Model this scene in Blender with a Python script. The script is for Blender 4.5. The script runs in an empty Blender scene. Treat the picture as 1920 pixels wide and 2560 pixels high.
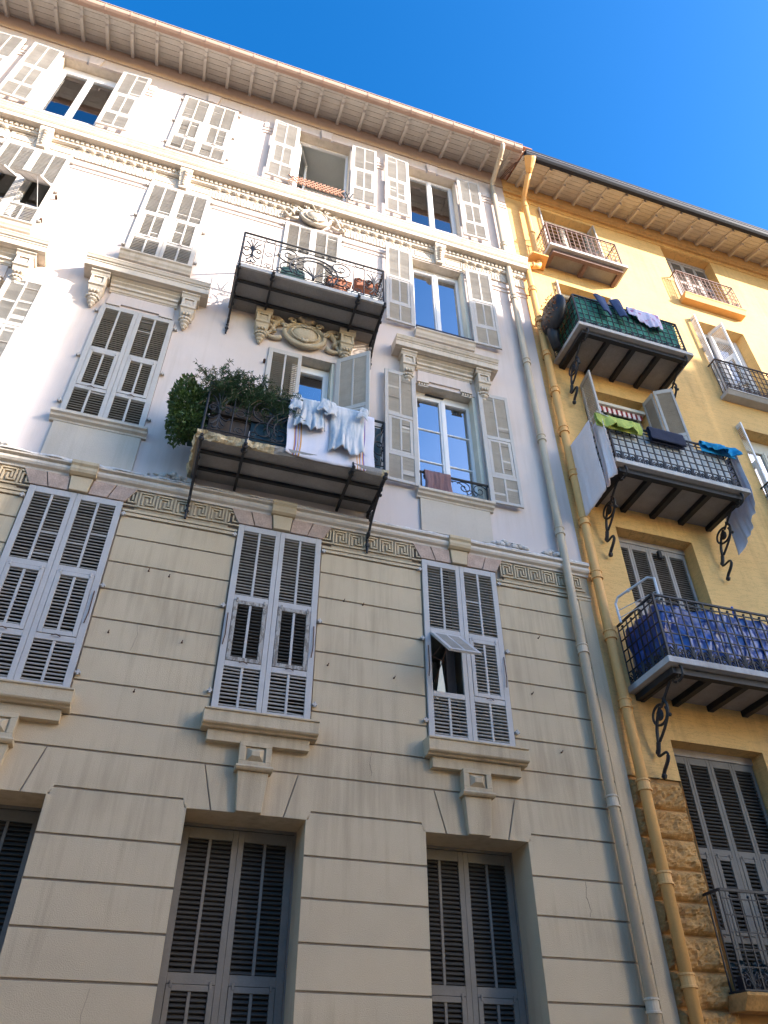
import bpy, math, random
from math import sin, cos, pi, radians, atan2, sqrt
from mathutils import Vector, Matrix, noise as mnoise
random.seed(7)
S = bpy.context.scene
COL = S.collection

# ------------------------------------------------------------------ camera, sky, sun, exposure
YAW, PITCH, ROLL = radians(17.8667), radians(39.96), radians(-0.183)
_f = Vector((sin(YAW)*cos(PITCH), cos(YAW)*cos(PITCH), sin(PITCH)))
_r0 = Vector((cos(YAW), -sin(YAW), 0)); _u0 = _r0.cross(_f)
_r = cos(ROLL)*_r0 + sin(ROLL)*_u0; _u = -sin(ROLL)*_r0 + cos(ROLL)*_u0
cd = bpy.data.cameras.new('camera'); cam = bpy.data.objects.new('camera', cd); COL.objects.link(cam)
cam.matrix_world = Matrix(((_r.x, _u.x, -_f.x, 0), (_r.y, _u.y, -_f.y, -8.0), (_r.z, _u.z, -_f.z, 1.6), (0, 0, 0, 1)))
cd.sensor_fit = 'VERTICAL'; cd.sensor_height = 36; cd.sensor_width = 27
cd.lens = 36*1869.6/2560; cd.clip_end = 2000; cd.clip_start = 0.05
S.camera = cam

SUN = Vector((1.4, -1.0, 0.77)).normalized()
EL = math.asin(SUN.z); AZ = atan2(SUN.x, SUN.y)
W = bpy.data.worlds.new('World'); S.world = W; W.use_nodes = True
nt = W.node_tree; nt.nodes.clear()
sky = nt.nodes.new('ShaderNodeTexSky'); sky.sky_type = 'NISHITA'; sky.sun_disc = False
sky.sun_elevation = EL; sky.sun_rotation = AZ; sky.altitude = 100; sky.air_density = 1.0; sky.dust_density = 1.0; sky.ozone_density = 1.8
hs = nt.nodes.new('ShaderNodeHueSaturation'); hs.inputs['Saturation'].default_value = 1.31; hs.inputs['Hue'].default_value = .501
bg = nt.nodes.new('ShaderNodeBackground'); bg.inputs['Strength'].default_value = 0.122
wo = nt.nodes.new('ShaderNodeOutputWorld')
dv = nt.nodes.new('ShaderNodeVectorMath'); dv.operation = 'SCALE'; dv.inputs['Scale'].default_value = 1/2.0
gm_ = nt.nodes.new('ShaderNodeGamma'); gm_.inputs[1].default_value = 1.22
mv = nt.nodes.new('ShaderNodeVectorMath'); mv.operation = 'SCALE'; mv.inputs['Scale'].default_value = 2.0
nt.links.new(sky.outputs[0], dv.inputs[0]); nt.links.new(dv.outputs[0], gm_.inputs[0]); nt.links.new(gm_.outputs[0], mv.inputs[0])
nt.links.new(mv.outputs[0], hs.inputs['Color']); nt.links.new(hs.outputs[0], bg.inputs[0]); nt.links.new(bg.outputs[0], wo.inputs[0])
sl = bpy.data.lights.new('sun', 'SUN'); sl.energy = 5.0; sl.angle = radians(0.53); sl.color = (1.0, 0.915, 0.82)
so = bpy.data.objects.new('sun', sl); COL.objects.link(so)
so.rotation_euler = SUN.to_track_quat('Z', 'Y').to_euler(); so.location = (20, -20, 40)
S.view_settings.view_transform = 'Standard'; S.view_settings.look = 'None'
S.view_settings.exposure = 1.84; S.view_settings.gamma = 1.0; S.view_settings.use_curve_mapping = False
S.render.engine = 'CYCLES'
S.cycles.max_bounces = 6; S.cycles.transparent_max_bounces = 12

# ------------------------------------------------------------------ materials
def N(t, typ, **kw):
    n = t.nodes.new(typ)
    for k, v in kw.items():
        if hasattr(n, k): setattr(n, k, v)
        else: n.inputs[k].default_value = v
    return n
def rgba(c): return (c[0], c[1], c[2], 1)
def mul(c, k): return tuple(min(1, x*k) for x in c)
def mat(name, col, rough=.85, var=.12, scale=1.5, bump=.15, bscale=60, spec=.3, metal=0, streak=0, dirt=(.16, .12, .08),
        grain=.05, wear=None, wearthr=.62, wscale=14, wstretch=(1, 1, 1), trans=0, boards=0):
    m = bpy.data.materials.new(name); m.use_nodes = True
    t = m.node_tree; L = t.links; b = t.nodes['Principled BSDF']
    b.inputs['Roughness'].default_value = rough; b.inputs['Metallic'].default_value = metal
    b.inputs['Specular IOR Level'].default_value = spec
    g = N(t, 'ShaderNodeNewGeometry')
    n1 = N(t, 'ShaderNodeTexNoise', Scale=scale, Detail=5.0, Roughness=.6); L.new(g.outputs['Position'], n1.inputs['Vector'])
    r1 = N(t, 'ShaderNodeMapRange'); r1.inputs[1].default_value = .3; r1.inputs[2].default_value = .7
    L.new(n1.outputs[0], r1.inputs[0])
    mx = N(t, 'ShaderNodeMix', data_type='RGBA'); mx.inputs[6].default_value = rgba(mul(col, 1-var)); mx.inputs[7].default_value = rgba(mul(col, 1+var))
    L.new(r1.outputs[0], mx.inputs[0]); out = mx.outputs[2]
    n2 = N(t, 'ShaderNodeTexNoise', Scale=bscale, Detail=3.0); L.new(g.outputs['Position'], n2.inputs['Vector'])
    if grain:
        r2 = N(t, 'ShaderNodeMapRange'); r2.inputs[1].default_value = .25; r2.inputs[2].default_value = .75
        r2.inputs[3].default_value = 1-grain; r2.inputs[4].default_value = 1+grain
        L.new(n2.outputs[0], r2.inputs[0])
        mg = N(t, 'ShaderNodeVectorMath', operation='SCALE'); L.new(out, mg.inputs[0]); L.new(r2.outputs[0], mg.inputs['Scale']); out = mg.outputs[0]
    if streak:
        mp = N(t, 'ShaderNodeMapping'); mp.inputs['Scale'].default_value = (9, 9, .55); L.new(g.outputs['Position'], mp.inputs[0])
        n3 = N(t, 'ShaderNodeTexNoise', Scale=1.0, Detail=6.0, Roughness=.65); L.new(mp.outputs[0], n3.inputs['Vector'])
        n4 = N(t, 'ShaderNodeTexNoise', Scale=.55, Detail=3.0); L.new(g.outputs['Position'], n4.inputs['Vector'])
        pr = N(t, 'ShaderNodeMath', operation='MULTIPLY'); L.new(n3.outputs[0], pr.inputs[0]); L.new(n4.outputs[0], pr.inputs[1])
        r3 = N(t, 'ShaderNodeMapRange'); r3.inputs[1].default_value = .24; r3.inputs[2].default_value = .45; r3.inputs[4].default_value = streak
        L.new(pr.outputs[0], r3.inputs[0])
        m3 = N(t, 'ShaderNodeMix', data_type='RGBA'); L.new(r3.outputs[0], m3.inputs[0]); L.new(out, m3.inputs[6]); m3.inputs[7].default_value = rgba(dirt); out = m3.outputs[2]
    hgt = n2.outputs[0]
    if wear:
        mp = N(t, 'ShaderNodeMapping'); mp.inputs['Scale'].default_value = wstretch; L.new(g.outputs['Position'], mp.inputs[0])
        n5 = N(t, 'ShaderNodeTexNoise', Scale=wscale, Detail=7.0, Roughness=.7); L.new(mp.outputs[0], n5.inputs['Vector'])
        r5 = N(t, 'ShaderNodeMapRange'); r5.inputs[1].default_value = wearthr; r5.inputs[2].default_value = wearthr+.03
        L.new(n5.outputs[0], r5.inputs[0])
        m5 = N(t, 'ShaderNodeMix', data_type='RGBA'); L.new(r5.outputs[0], m5.inputs[0]); L.new(out, m5.inputs[6]); m5.inputs[7].default_value = rgba(wear); out = m5.outputs[2]
    if boards:
        # faint irregular horizontal hairlines (old courses under the paint)
        mp = N(t, 'ShaderNodeMapping'); mp.inputs['Scale'].default_value = (.9, .9, 7); L.new(g.outputs['Position'], mp.inputs[0])
        n6 = N(t, 'ShaderNodeTexNoise', Scale=1.6, Detail=8.0, Roughness=.72); L.new(mp.outputs[0], n6.inputs['Vector'])
        a6 = N(t, 'ShaderNodeMath', operation='SUBTRACT'); a6.inputs[1].default_value = .5; L.new(n6.outputs[0], a6.inputs[0])
        b6 = N(t, 'ShaderNodeMath', operation='ABSOLUTE'); L.new(a6.outputs[0], b6.inputs[0])
        r6 = N(t, 'ShaderNodeMapRange'); r6.inputs[1].default_value = 0; r6.inputs[2].default_value = .014; r6.inputs[3].default_value = boards; r6.inputs[4].default_value = 0
        L.new(b6.outputs[0], r6.inputs[0])
        m6 = N(t, 'ShaderNodeMix', data_type='RGBA'); L.new(r6.outputs[0], m6.inputs[0]); L.new(out, m6.inputs[6]); m6.inputs[7].default_value = rgba(mul(col, .45)); out = m6.outputs[2]
    L.new(out, b.inputs['Base Color'])
    if bump:
        bp = N(t, 'ShaderNodeBump', Strength=bump, Distance=.01); L.new(hgt, bp.inputs['Height']); L.new(bp.outputs[0], b.inputs['Normal'])
    if trans:
        tr = N(t, 'ShaderNodeBsdfTranslucent'); L.new(out, tr.inputs[0])
        ms = N(t, 'ShaderNodeMixShader'); ms.inputs[0].default_value = trans
        L.new(b.outputs[0], ms.inputs[1]); L.new(tr.outputs[0], ms.inputs[2]); L.new(ms.outputs[0], t.nodes['Material Output'].inputs[0])
    return m
def glass(name, tint, refl):
    m = bpy.data.materials.new(name); m.use_nodes = True; t = m.node_tree; L = t.links
    t.nodes.remove(t.nodes['Principled BSDF'])
    g = N(t, 'ShaderNodeBsdfGlossy', Roughness=.015); g.inputs['Color'].default_value = (.95, .97, 1, 1)
    gg = N(t, 'ShaderNodeNewGeometry'); nz = N(t, 'ShaderNodeTexNoise', Scale=1.3, Detail=1.0); L.new(gg.outputs['Position'], nz.inputs['Vector'])
    bp = N(t, 'ShaderNodeBump', Strength=.08, Distance=.05); L.new(nz.outputs[0], bp.inputs['Height']); L.new(bp.outputs[0], g.inputs['Normal'])
    tr = N(t, 'ShaderNodeBsdfTransparent'); tr.inputs[0].default_value = rgba(tint)
    fr = N(t, 'ShaderNodeFresnel', IOR=1.55)
    ad = N(t, 'ShaderNodeMath', operation='ADD'); ad.use_clamp = True; ad.inputs[1].default_value = refl; L.new(fr.outputs[0], ad.inputs[0])
    ms = N(t, 'ShaderNodeMixShader'); L.new(ad.outputs[0], ms.inputs[0]); L.new(tr.outputs[0], ms.inputs[1]); L.new(g.outputs[0], ms.inputs[2])
    L.new(ms.outputs[0], t.nodes['Material Output'].inputs[0])
    return m
PL_UP = mat('upper_plaster', (.57, .49, .45), var=.06, scale=.7, bump=.2, bscale=90, streak=.35, dirt=(.36, .28, .2), grain=.04)
PL_LOW = mat('lower_plaster', (.505, .395, .255), var=.07, scale=1.0, bump=.3, bscale=110, streak=.55, dirt=(.24, .18, .11), grain=.08)
GROOVE = mat('groove_plaster', (.24, .19, .14), var=.15, scale=4, bump=.2)
TRIM = mat('cream_trim', (.57, .495, .41), var=.08, scale=2.5, bump=.2, bscale=70, streak=.45, dirt=(.22, .18, .11), grain=.05)
APRON = mat('apron_plaster', (.50, .43, .35), var=.06, scale=1.5, bump=.2, bscale=90, streak=.35, dirt=(.3, .24, .17))
KEYG = mat('dirty_plaster', (.36, .28, .18), var=.15, scale=5, bump=.3, bscale=80, streak=.4)
TRIMD = mat('weathered_trim', (.48, .40, .29), var=.14, scale=5, bump=.5, bscale=45, streak=.6, dirt=(.2, .15, .07), grain=.1)
LEDGE = mat('crumbling_plaster', (.55, .50, .45), var=.2, scale=9, bump=.9, bscale=25, streak=.4, grain=.15)
PINK = mat('pink_stone', (.42, .30, .23), var=.16, scale=8, bump=.5, bscale=50, grain=.16, streak=.2)
EAVE = mat('ochre_band', (.48, .365, .28), var=.08, scale=1.2, bump=.15, streak=.2)
YEL = mat('yellow_plaster', (.70, .43, .16), var=.08, scale=.9, bump=.3, bscale=60, streak=.42, dirt=(.30, .17, .06), grain=.07, boards=.6)
YELP = mat('yellow_paint', (.70, .375, .125), var=.06, scale=3, bump=.08, rough=.55, streak=.25, dirt=(.3, .17, .06))
YSTONE = mat('ochre_stone', (.48, .26, .085), var=.25, scale=7, bump=1.0, bscale=22, grain=.2, streak=.5, dirt=(.18, .09, .03))
YEDGE = mat('ochre_corner', (.42, .22, .075), var=.12, scale=2, bump=.3, streak=.3)
SHUT = mat('shutter_paint', (.45, .415, .38), rough=.6, var=.06, scale=5, bump=.12, streak=.25, dirt=(.3, .27, .23), wear=(.30, .27, .23), wearthr=.69, wscale=11, wstretch=(1, 1, .35))
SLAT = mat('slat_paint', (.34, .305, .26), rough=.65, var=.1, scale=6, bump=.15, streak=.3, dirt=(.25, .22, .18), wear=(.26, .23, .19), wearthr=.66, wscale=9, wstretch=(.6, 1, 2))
SLATL = mat('lit_slat_paint', (.52, .49, .46), rough=.65, var=.08, scale=6, bump=.15, streak=.3, dirt=(.3, .27, .22), wear=(.30, .27, .22), wearthr=.66, wscale=9, wstretch=(.6, 1, 2))  # slat paint lightened to imitate light on sunny floors and open leaves
SHUTW = mat('worn_shutter_paint', (.34, .31, .27), rough=.8, var=.15, scale=8, bump=.5, wear=(.20, .17, .14), wearthr=.5, wscale=22, wstretch=(1, 1, .4))
SHUTD = mat('dark_shutter_paint', (.19, .17, .14), rough=.7, var=.1, scale=5, bump=.15, streak=.3, dirt=(.2, .17, .13))  # much darker tone of the shutter paint, for the lowest floor
SLATD = mat('dark_slat_paint', (.06, .054, .045), rough=.7, var=.12, scale=6, bump=.15)  # near-black slats of the lowest floor and the worn flaps
YSHUT = mat('grey_shutter_paint', (.36, .32, .29), rough=.65, var=.08, scale=5, bump=.15, streak=.35, dirt=(.2, .17, .13))
YSLAT = mat('grey_slat_paint', (.24, .215, .19), rough=.7, var=.1, scale=6, bump=.15)
WHITE = mat('white_frame', (.70, .69, .69), rough=.4, var=.03, scale=4, bump=.03, grain=.01)
IVORY = mat('ivory_frame', (.62, .57, .46), rough=.6, var=.06, scale=4, bump=.08, streak=.2)
SOFF = mat('soffit_paint', (.57, .53, .48), rough=.8, var=.1, scale=2.2, bump=.15, streak=.3, dirt=(.33, .27, .2), wear=(.40, .33, .26), wearthr=.68, wscale=5, wstretch=(.4, 1, 1))
YSOFF = mat('warm_soffit_paint', (.58, .52, .43), rough=.8, var=.1, scale=2.5, bump=.15, streak=.3, dirt=(.33, .27, .2))
GUT = mat('terracotta_gutter', (.38, .26, .20), rough=.6, var=.08, scale=3, bump=.05, streak=.3)
ZINC = mat('zinc_gutter', (.016, .018, .026), rough=.6, var=.12, scale=3, bump=.05, spec=.25)
ZINCL = mat('bright_zinc', (.22, .21, .22), rough=.45, var=.08, scale=3, bump=.05)
PIPE = mat('beige_pipe', (.50, .405, .29), rough=.55, var=.08, scale=3, bump=.06, streak=.35, dirt=(.25, .2, .14))
IRON = mat('black_iron', (.018, .0175, .020), rough=.55, var=.2, scale=20, bump=.25, spec=.4)
IRONR = mat('rusty_iron', (.085, .062, .055), rough=.75, var=.3, scale=15, bump=.3, wear=(.16, .08, .05), wearthr=.6, wscale=25)
IRONP = mat('sun_tinted_iron', (.20, .125, .105), rough=.7, var=.2, scale=15, bump=.2)  # iron of the top railings with the sun's pinkish tint put into its colour
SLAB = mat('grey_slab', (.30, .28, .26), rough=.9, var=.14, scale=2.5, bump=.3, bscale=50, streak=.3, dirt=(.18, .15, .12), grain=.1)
SLABL = mat('pale_slab_edge', (.46, .44, .42), rough=.85, var=.12, scale=3, bump=.3, streak=.4, grain=.08)
ROCK = mat('broken_masonry', (.50, .40, .25), rough=.95, var=.3, scale=14, bump=1.0, bscale=30, grain=.25)
ROOM = mat('room_plaster', (.58, .58, .56), rough=.9, var=.05, bump=0)
GLASS = glass('window_glass', (.62, .68, .68), .16)
GLASSM = glass('mirror_glass', (.5, .56, .6), .75)
GLASSB = glass('clear_sky_glass', (.5, .56, .6), .34)
CURT = mat('curtain_cloth', (.60, .64, .70), var=.1, scale=3, bump=.2)
LEAF = mat('leaf_green', (.055, .10, .022), rough=.55, var=.35, scale=9, bump=0, grain=.25, spec=.4, trans=.2)
LEAF2 = mat('needle_green', (.045, .085, .035), rough=.6, var=.35, scale=9, bump=0, grain=.2, trans=.15)
STEM = mat('plant_stem', (.10, .07, .04), var=.2)
TERRA = mat('terracotta', (.30, .115, .065), rough=.8, var=.15, scale=8, bump=.2)
GREENP = mat('green_plastic', (.022, .05, .045), rough=.5, var=.15, scale=5, bump=.1)
TEAL = mat('teal_fabric', (.018, .045, .06), rough=.8, var=.15, scale=4, bump=.2)
BROWNB = mat('brown_board', (.06, .045, .036), rough=.8, var=.2, scale=6, bump=.2)
MESHG = mat('green_netting', (.07, .27, .21), rough=.8, var=.25, scale=5, bump=.3, trans=.25)
JEANS = mat('blue_denim', (.05, .075, .16), rough=.9, var=.25, scale=9, bump=.4)
SHEET = mat('white_sheet', (.85, .73, .70), rough=.9, var=.04, scale=3, bump=.15, trans=.15)
GAUZE = mat('thin_white_cloth', (.55, .57, .66), rough=.9, var=.06, scale=3, bump=.15, trans=.35)
LIME = mat('lime_cloth', (.46, .52, .13), rough=.9, var=.08, scale=4, bump=.2, trans=.2)
NAVY = mat('navy_mat', (.022, .026, .05), rough=.9, var=.15, scale=6, bump=.3)
TURQ = mat('turquoise_cloth', (.015, .26, .50), rough=.85, var=.45, scale=6, bump=.2, trans=.2)
FLORAL = mat('floral_cloth', (.60, .56, .72), rough=.9, var=.08, scale=4, bump=.2, wear=(.50, .20, .38), wearthr=.56, wscale=6, trans=.15)
TARP = mat('blue_tarp', (.010, .055, .26), rough=.28, var=.3, scale=4, bump=.3, bscale=20, spec=.6)
PANELW = mat('white_panel', (.55, .57, .58), rough=.6, var=.06, scale=3, bump=.05)
TOWEL = mat('white_towel', (.68, .64, .68), rough=.95, var=.04, scale=4, bump=.35, bscale=150)
TORANGE = mat('orange_stripe', (.60, .30, .09), rough=.95, var=.05, bump=.3, bscale=150)
TVIOLET = mat('violet_stripe', (.16, .12, .40), rough=.95, var=.05, bump=.3, bscale=150)
DYE = mat('tie_dye_cloth', (.56, .55, .55), rough=.95, var=.06, scale=4, bump=.3, bscale=120)
_t = DYE.node_tree; _b = _t.nodes['Principled BSDF']; _g = N(_t, 'ShaderNodeNewGeometry'); _m = N(_t, 'ShaderNodeMapping'); _m.inputs['Scale'].default_value = (7, 7, 2.2); _t.links.new(_g.outputs['Position'], _m.inputs[0])
_n = N(_t, 'ShaderNodeTexNoise', Scale=1.0, Detail=4.0, Roughness=.6); _t.links.new(_m.outputs[0], _n.inputs['Vector']); _r = N(_t, 'ShaderNodeValToRGB')
_r.color_ramp.elements[0].position = .44; _r.color_ramp.elements[0].color = (.60, .58, .57, 1); _r.color_ramp.elements[1].position = .74; _r.color_ramp.elements[1].color = (.16, .26, .36, 1)
_t.links.new(_n.outputs[0], _r.inputs[0]); _t.links.new(_r.outputs[0], _b.inputs['Base Color'])
MAROON = mat('mauve_towel', (.20, .115, .115), rough=.95, var=.14, scale=6, bump=.5, bscale=120)
BLACKC = mat('black_plastic_bag', (.022, .022, .026), rough=.45, var=.3, scale=7, bump=.3, bscale=30)
ALU = mat('white_tube_metal', (.60, .61, .63), rough=.4, var=.04, bump=0)
TRELL = mat('trellis_wood', (.38, .21, .15), rough=.8, var=.15, scale=10, bump=.2)
ASPH = mat('street_setts', (.17, .145, .12), rough=.9, var=.2, scale=3, bump=.4)
PAVE = mat('pavement_stone', (.25, .21, .17), rough=.9, var=.15, scale=2, bump=.3)
OPPW = mat('opposite_plaster', (.52, .45, .36), var=.08, scale=.8, bump=.1)
TILE = mat('roof_tile', (.40, .19, .11), var=.2, scale=4, bump=.3)
RUST = mat('rusty_metal', (.10, .05, .03), rough=.85, var=.3, scale=20, bump=.2)
CABLE = mat('brown_cable', (.16, .10, .08), rough=.7, var=.1, bump=0)

# ------------------------------------------------------------------ mesh helpers
WORLD = {}          # world translation of parent objects (unrotated parents)
class MB:
    def __init__(s): s.v = []; s.f = []; s.mi = []
    def face(s, pts, m=0):
        i = len(s.v); s.v += [tuple(p) for p in pts]; s.f.append(tuple(range(i, i+len(pts)))); s.mi.append(m)
    def box(s, x0, x1, y0, y1, z0, z1, m=0):
        i = len(s.v)
        s.v += [(x0,y0,z0),(x1,y0,z0),(x1,y1,z0),(x0,y1,z0),(x0,y0,z1),(x1,y0,z1),(x1,y1,z1),(x0,y1,z1)]
        for q in ((0,3,2,1),(4,5,6,7),(0,1,5,4),(1,2,6,5),(2,3,7,6),(3,0,4,7)): s.f.append(tuple(i+k for k in q)); s.mi.append(m)
        return s
    def extr(s, pts, vec, m=0):
        """closed polygon pts (3D) swept by vec"""
        n = len(pts); i = len(s.v); vec = Vector(vec)
        s.v += [tuple(p) for p in pts]; s.v += [tuple(Vector(p)+vec) for p in pts]
        s.f.append(tuple(i+k for k in range(n))[::-1]); s.f.append(tuple(i+n+k for k in range(n)))
        s.mi += [m, m]
        for k in range(n):
            k2 = (k+1) % n; s.f.append((i+k, i+k2, i+n+k2, i+n+k)); s.mi.append(m)
        return s
    def prism(s, poly, y0, y1, m=0): return s.extr([(x, y0, z) for x, z in poly], (0, y1-y0, 0), m)
    def prof(s, x0, x1, pts, m=0): return s.extr([(x0, y, z) for y, z in pts], (x1-x0, 0, 0), m)
    def profw(s, xc, pts, taper=0, m=0):
        """profile swept along x whose half width is given per point: pts (y,z,halfwidth)"""
        n = len(pts); i = len(s.v)
        s.v += [(xc-h, y, z) for y, z, h in pts]; s.v += [(xc+h, y, z) for y, z, h in pts]
        s.f.append(tuple(i+k for k in range(n))); s.f.append(tuple(i+n+k for k in range(n))[::-1]); s.mi += [m, m]
        for k in range(n):
            k2 = (k+1) % n; s.f.append((i+k, i+n+k, i+n+k2, i+k2)); s.mi.append(m)
        return s
    def tube(s, pts, r, n=6, closed=False, m=0):
        pts = [Vector(p) for p in pts]; N_ = len(pts)
        rr = r if isinstance(r, (list, tuple)) else [r]*N_
        i = len(s.v); up = None
        for k, p in enumerate(pts):
            a = pts[(k-1) % N_] if (closed or k > 0) else p; b = pts[(k+1) % N_] if (closed or k < N_-1) else p
            d = (b-a)
            if d.length < 1e-9: d = Vector((0, 0, 1))
            d.normalize()
            if up is None:
                up = Vector((0, 0, 1)) if abs(d.z) < .9 else Vector((1, 0, 0))
            u = up-d*up.dot(d)
            if u.length < 1e-6: u = Vector((1, 0, 0))-d*d.x
            u.normalize(); w = d.cross(u); up = u
            for j in range(n):
                t = 2*pi*j/n+pi/n; s.v.append(tuple(p+(u*cos(t)+w*sin(t))*rr[k]))
        for k in range(N_ if closed else N_-1):
            k2 = (k+1) % N_
            for j in range(n):
                j2 = (j+1) % n; s.f.append((i+k*n+j, i+k*n+j2, i+k2*n+j2, i+k2*n+j)); s.mi.append(m)
        if not closed:
            s.f.append(tuple(i+j for j in range(n))[::-1]); s.f.append(tuple(i+(N_-1)*n+j for j in range(n))); s.mi += [m, m]
        return s
    def bar(s, a, b, w, h=None, m=0):
        h = h or w; a = Vector(a); b = Vector(b); d = (b-a).normalized()
        u = Vector((0, 0, 1)) if abs(d.z) < .9 else Vector((0, 1, 0))
        sx = d.cross(u).normalized(); u = sx.cross(d)
        q = [a+sx*w/2*i+u*h/2*j for i, j in ((-1,-1),(1,-1),(1,1),(-1,1))]
        return s.extr(q, b-a, m)
    def ball(s, c, r, n=8, k=5, m=0):
        rx, ry, rz = (r, r, r) if not isinstance(r, (tuple, list)) else r
        i = len(s.v); c = Vector(c)
        for a in range(k+1):
            th = pi*a/k
            for j in range(n):
                ph = 2*pi*j/n; s.v.append((c.x+rx*sin(th)*cos(ph), c.y+ry*sin(th)*sin(ph), c.z+rz*cos(th)))
        for a in range(k):
            for j in range(n):
                j2 = (j+1) % n; s.f.append((i+a*n+j, i+(a+1)*n+j, i+(a+1)*n+j2, i+a*n+j2)); s.mi.append(m)
        return s
    def grid(s, nx, nz, fn, mf=None):
        i = len(s.v)
        for b in range(nz+1):
            for a in range(nx+1): s.v.append(tuple(fn(a/nx, b/nz)))
        for b in range(nz):
            for a in range(nx):
                k = i+b*(nx+1)+a; s.f.append((k, k+1, k+nx+2, k+nx+1)); s.mi.append(mf((a+.5)/nx, (b+.5)/nz) if mf else 0)
        return s
    def mesh(s, name, mats, origin=(0, 0, 0), smooth=False):
        o = Vector(origin); me = bpy.data.meshes.new(name)
        me.from_pydata([tuple(Vector(p)-o) for p in s.v], [], s.f)
        for m_ in (mats if isinstance(mats, (list, tuple)) else [mats]): me.materials.append(m_)
        if isinstance(mats, (list, tuple)) and len(mats) > 1: me.polygons.foreach_set('material_index', s.mi)
        if smooth: me.polygons.foreach_set('use_smooth', [True]*len(me.polygons))
        me.update(); return me
    def build(s, name, mats, parent=None, local=False, smooth=False, bevel=0, solid=0, fixn=False, **props):
        xs = [p[0] for p in s.v]; ys = [p[1] for p in s.v]; zs = [p[2] for p in s.v]
        o = Vector(((min(xs)+max(xs))/2, (min(ys)+max(ys))/2, min(zs)))
        ob = bpy.data.objects.new(name, s.mesh(name, mats, o, smooth)); COL.objects.link(ob)
        if fixn:
            import bmesh
            bm = bmesh.new(); bm.from_mesh(ob.data); bmesh.ops.recalc_face_normals(bm, faces=bm.faces); bm.to_mesh(ob.data); bm.free()
        place(ob, parent, o, local)
        if bevel:
            b = ob.modifiers.new('bevel', 'BEVEL'); b.width = bevel; b.segments = 2; b.limit_method = 'ANGLE'; b.angle_limit = radians(40)
        if solid:
            b = ob.modifiers.new('solid', 'SOLIDIFY'); b.thickness = solid; b.offset = 0
        for k, v in props.items(): ob[k] = v
        return ob
def place(ob, parent, o, local=False):
    o = Vector(o)
    if parent is not None:
        ob.parent = parent
        ob.location = o if local else o-WORLD[parent.name]
    else: ob.location = o
    if not local: WORLD[ob.name] = o.copy()
def inst(src, parent, o, name=None):
    """copy of one object (shared mesh) at world place o"""
    c = src.copy(); COL.objects.link(c)
    c.parent = parent; c.location = Vector(o)-(WORLD[parent.name] if parent else Vector()); WORLD[c.name] = Vector(o); return c
def root(name, loc, label, cat, group=None):
    e = bpy.data.objects.new(name, None); COL.objects.link(e); e.location = loc; e.empty_display_size = .2
    e['label'] = label; e['category'] = cat
    if group: e['group'] = group
    WORLD[e.name] = Vector(loc); return e
def tag(ob, label, cat, group=None):
    ob['label'] = label; ob['category'] = cat
    if group: ob['group'] = group
    return ob
def spiral(cx, cz, r0, r1, a0, a1, n=22):
    return [(cx+(r0+(r1-r0)*k/n)*cos(radians(a0+(a1-a0)*k/n)), cz+(r0+(r1-r0)*k/n)*sin(radians(a0+(a1-a0)*k/n))) for k in range(n+1)]
def bez(p0, p1, p2, p3, n=10):
    return [tuple((1-t)**3*a+3*(1-t)**2*t*b+3*(1-t)*t*t*c+t**3*d for a, b, c, d in zip(p0, p1, p2, p3)) for t in [k/n for k in range(n+1)]]

# ------------------------------------------------------------------ setting
def struct(name, mb, m):
    o = mb.build(name, m); o['kind'] = 'structure'; return o
g = MB(); g.grid(1, 1, lambda u, v: (-300+600*u, -300+600*v, -.12)); struct('ground', g, PAVE)
g = MB(); g.grid(1, 1, lambda u, v: (-150+300*u, -11+9*v, -.116)); struct('road', g, ASPH)
g = MB().box(-60, 60, -2, .6, -.5, 0); struct('pavement', g, PAVE)

# the row across the street, out of the picture, whose roofs shade the lower facade
opp = MB().box(-45, 14.0, -24, -13.5, -.1, 8.6); struct('opposite_row', opp, OPPW)
opp = MB().extr([(-45.3, -13.2, 8.62), (-45.3, -18.7, 10.6), (-45.3, -24.3, 8.62)], (59.6, 0, 0)); struct('opposite_roof', opp, TILE)
def skew(x0, x1, y0, y1, h):   # unseen house, footprint skewed along the sun's rays to shape its shadow edge
    k = 1.4*(y0-y1); return MB().extr([(x0, y0, -.1), (x1, y0, -.1), (x1+k, y1, -.1), (x0+k, y1, -.1)], (0, 0, h))
opp = skew(20.45, 27.98, -13, -22, 24.7); struct('opposite_row_tall', opp, OPPW)
opp = skew(28.0, 60, -13, -22, 25.2); struct('opposite_row_tall', opp, OPPW)
opp = skew(32.45, 37.4, -25, -31, 31.55); struct('opposite_tower', opp, OPPW)
opp = MB().box(34.2, 34.75, -26.2, -25.4, 31.45, 33.2).box(34.15, 34.8, -26.25, -25.35, 33.2, 33.4); struct('opposite_chimney', opp, OPPW)

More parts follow.
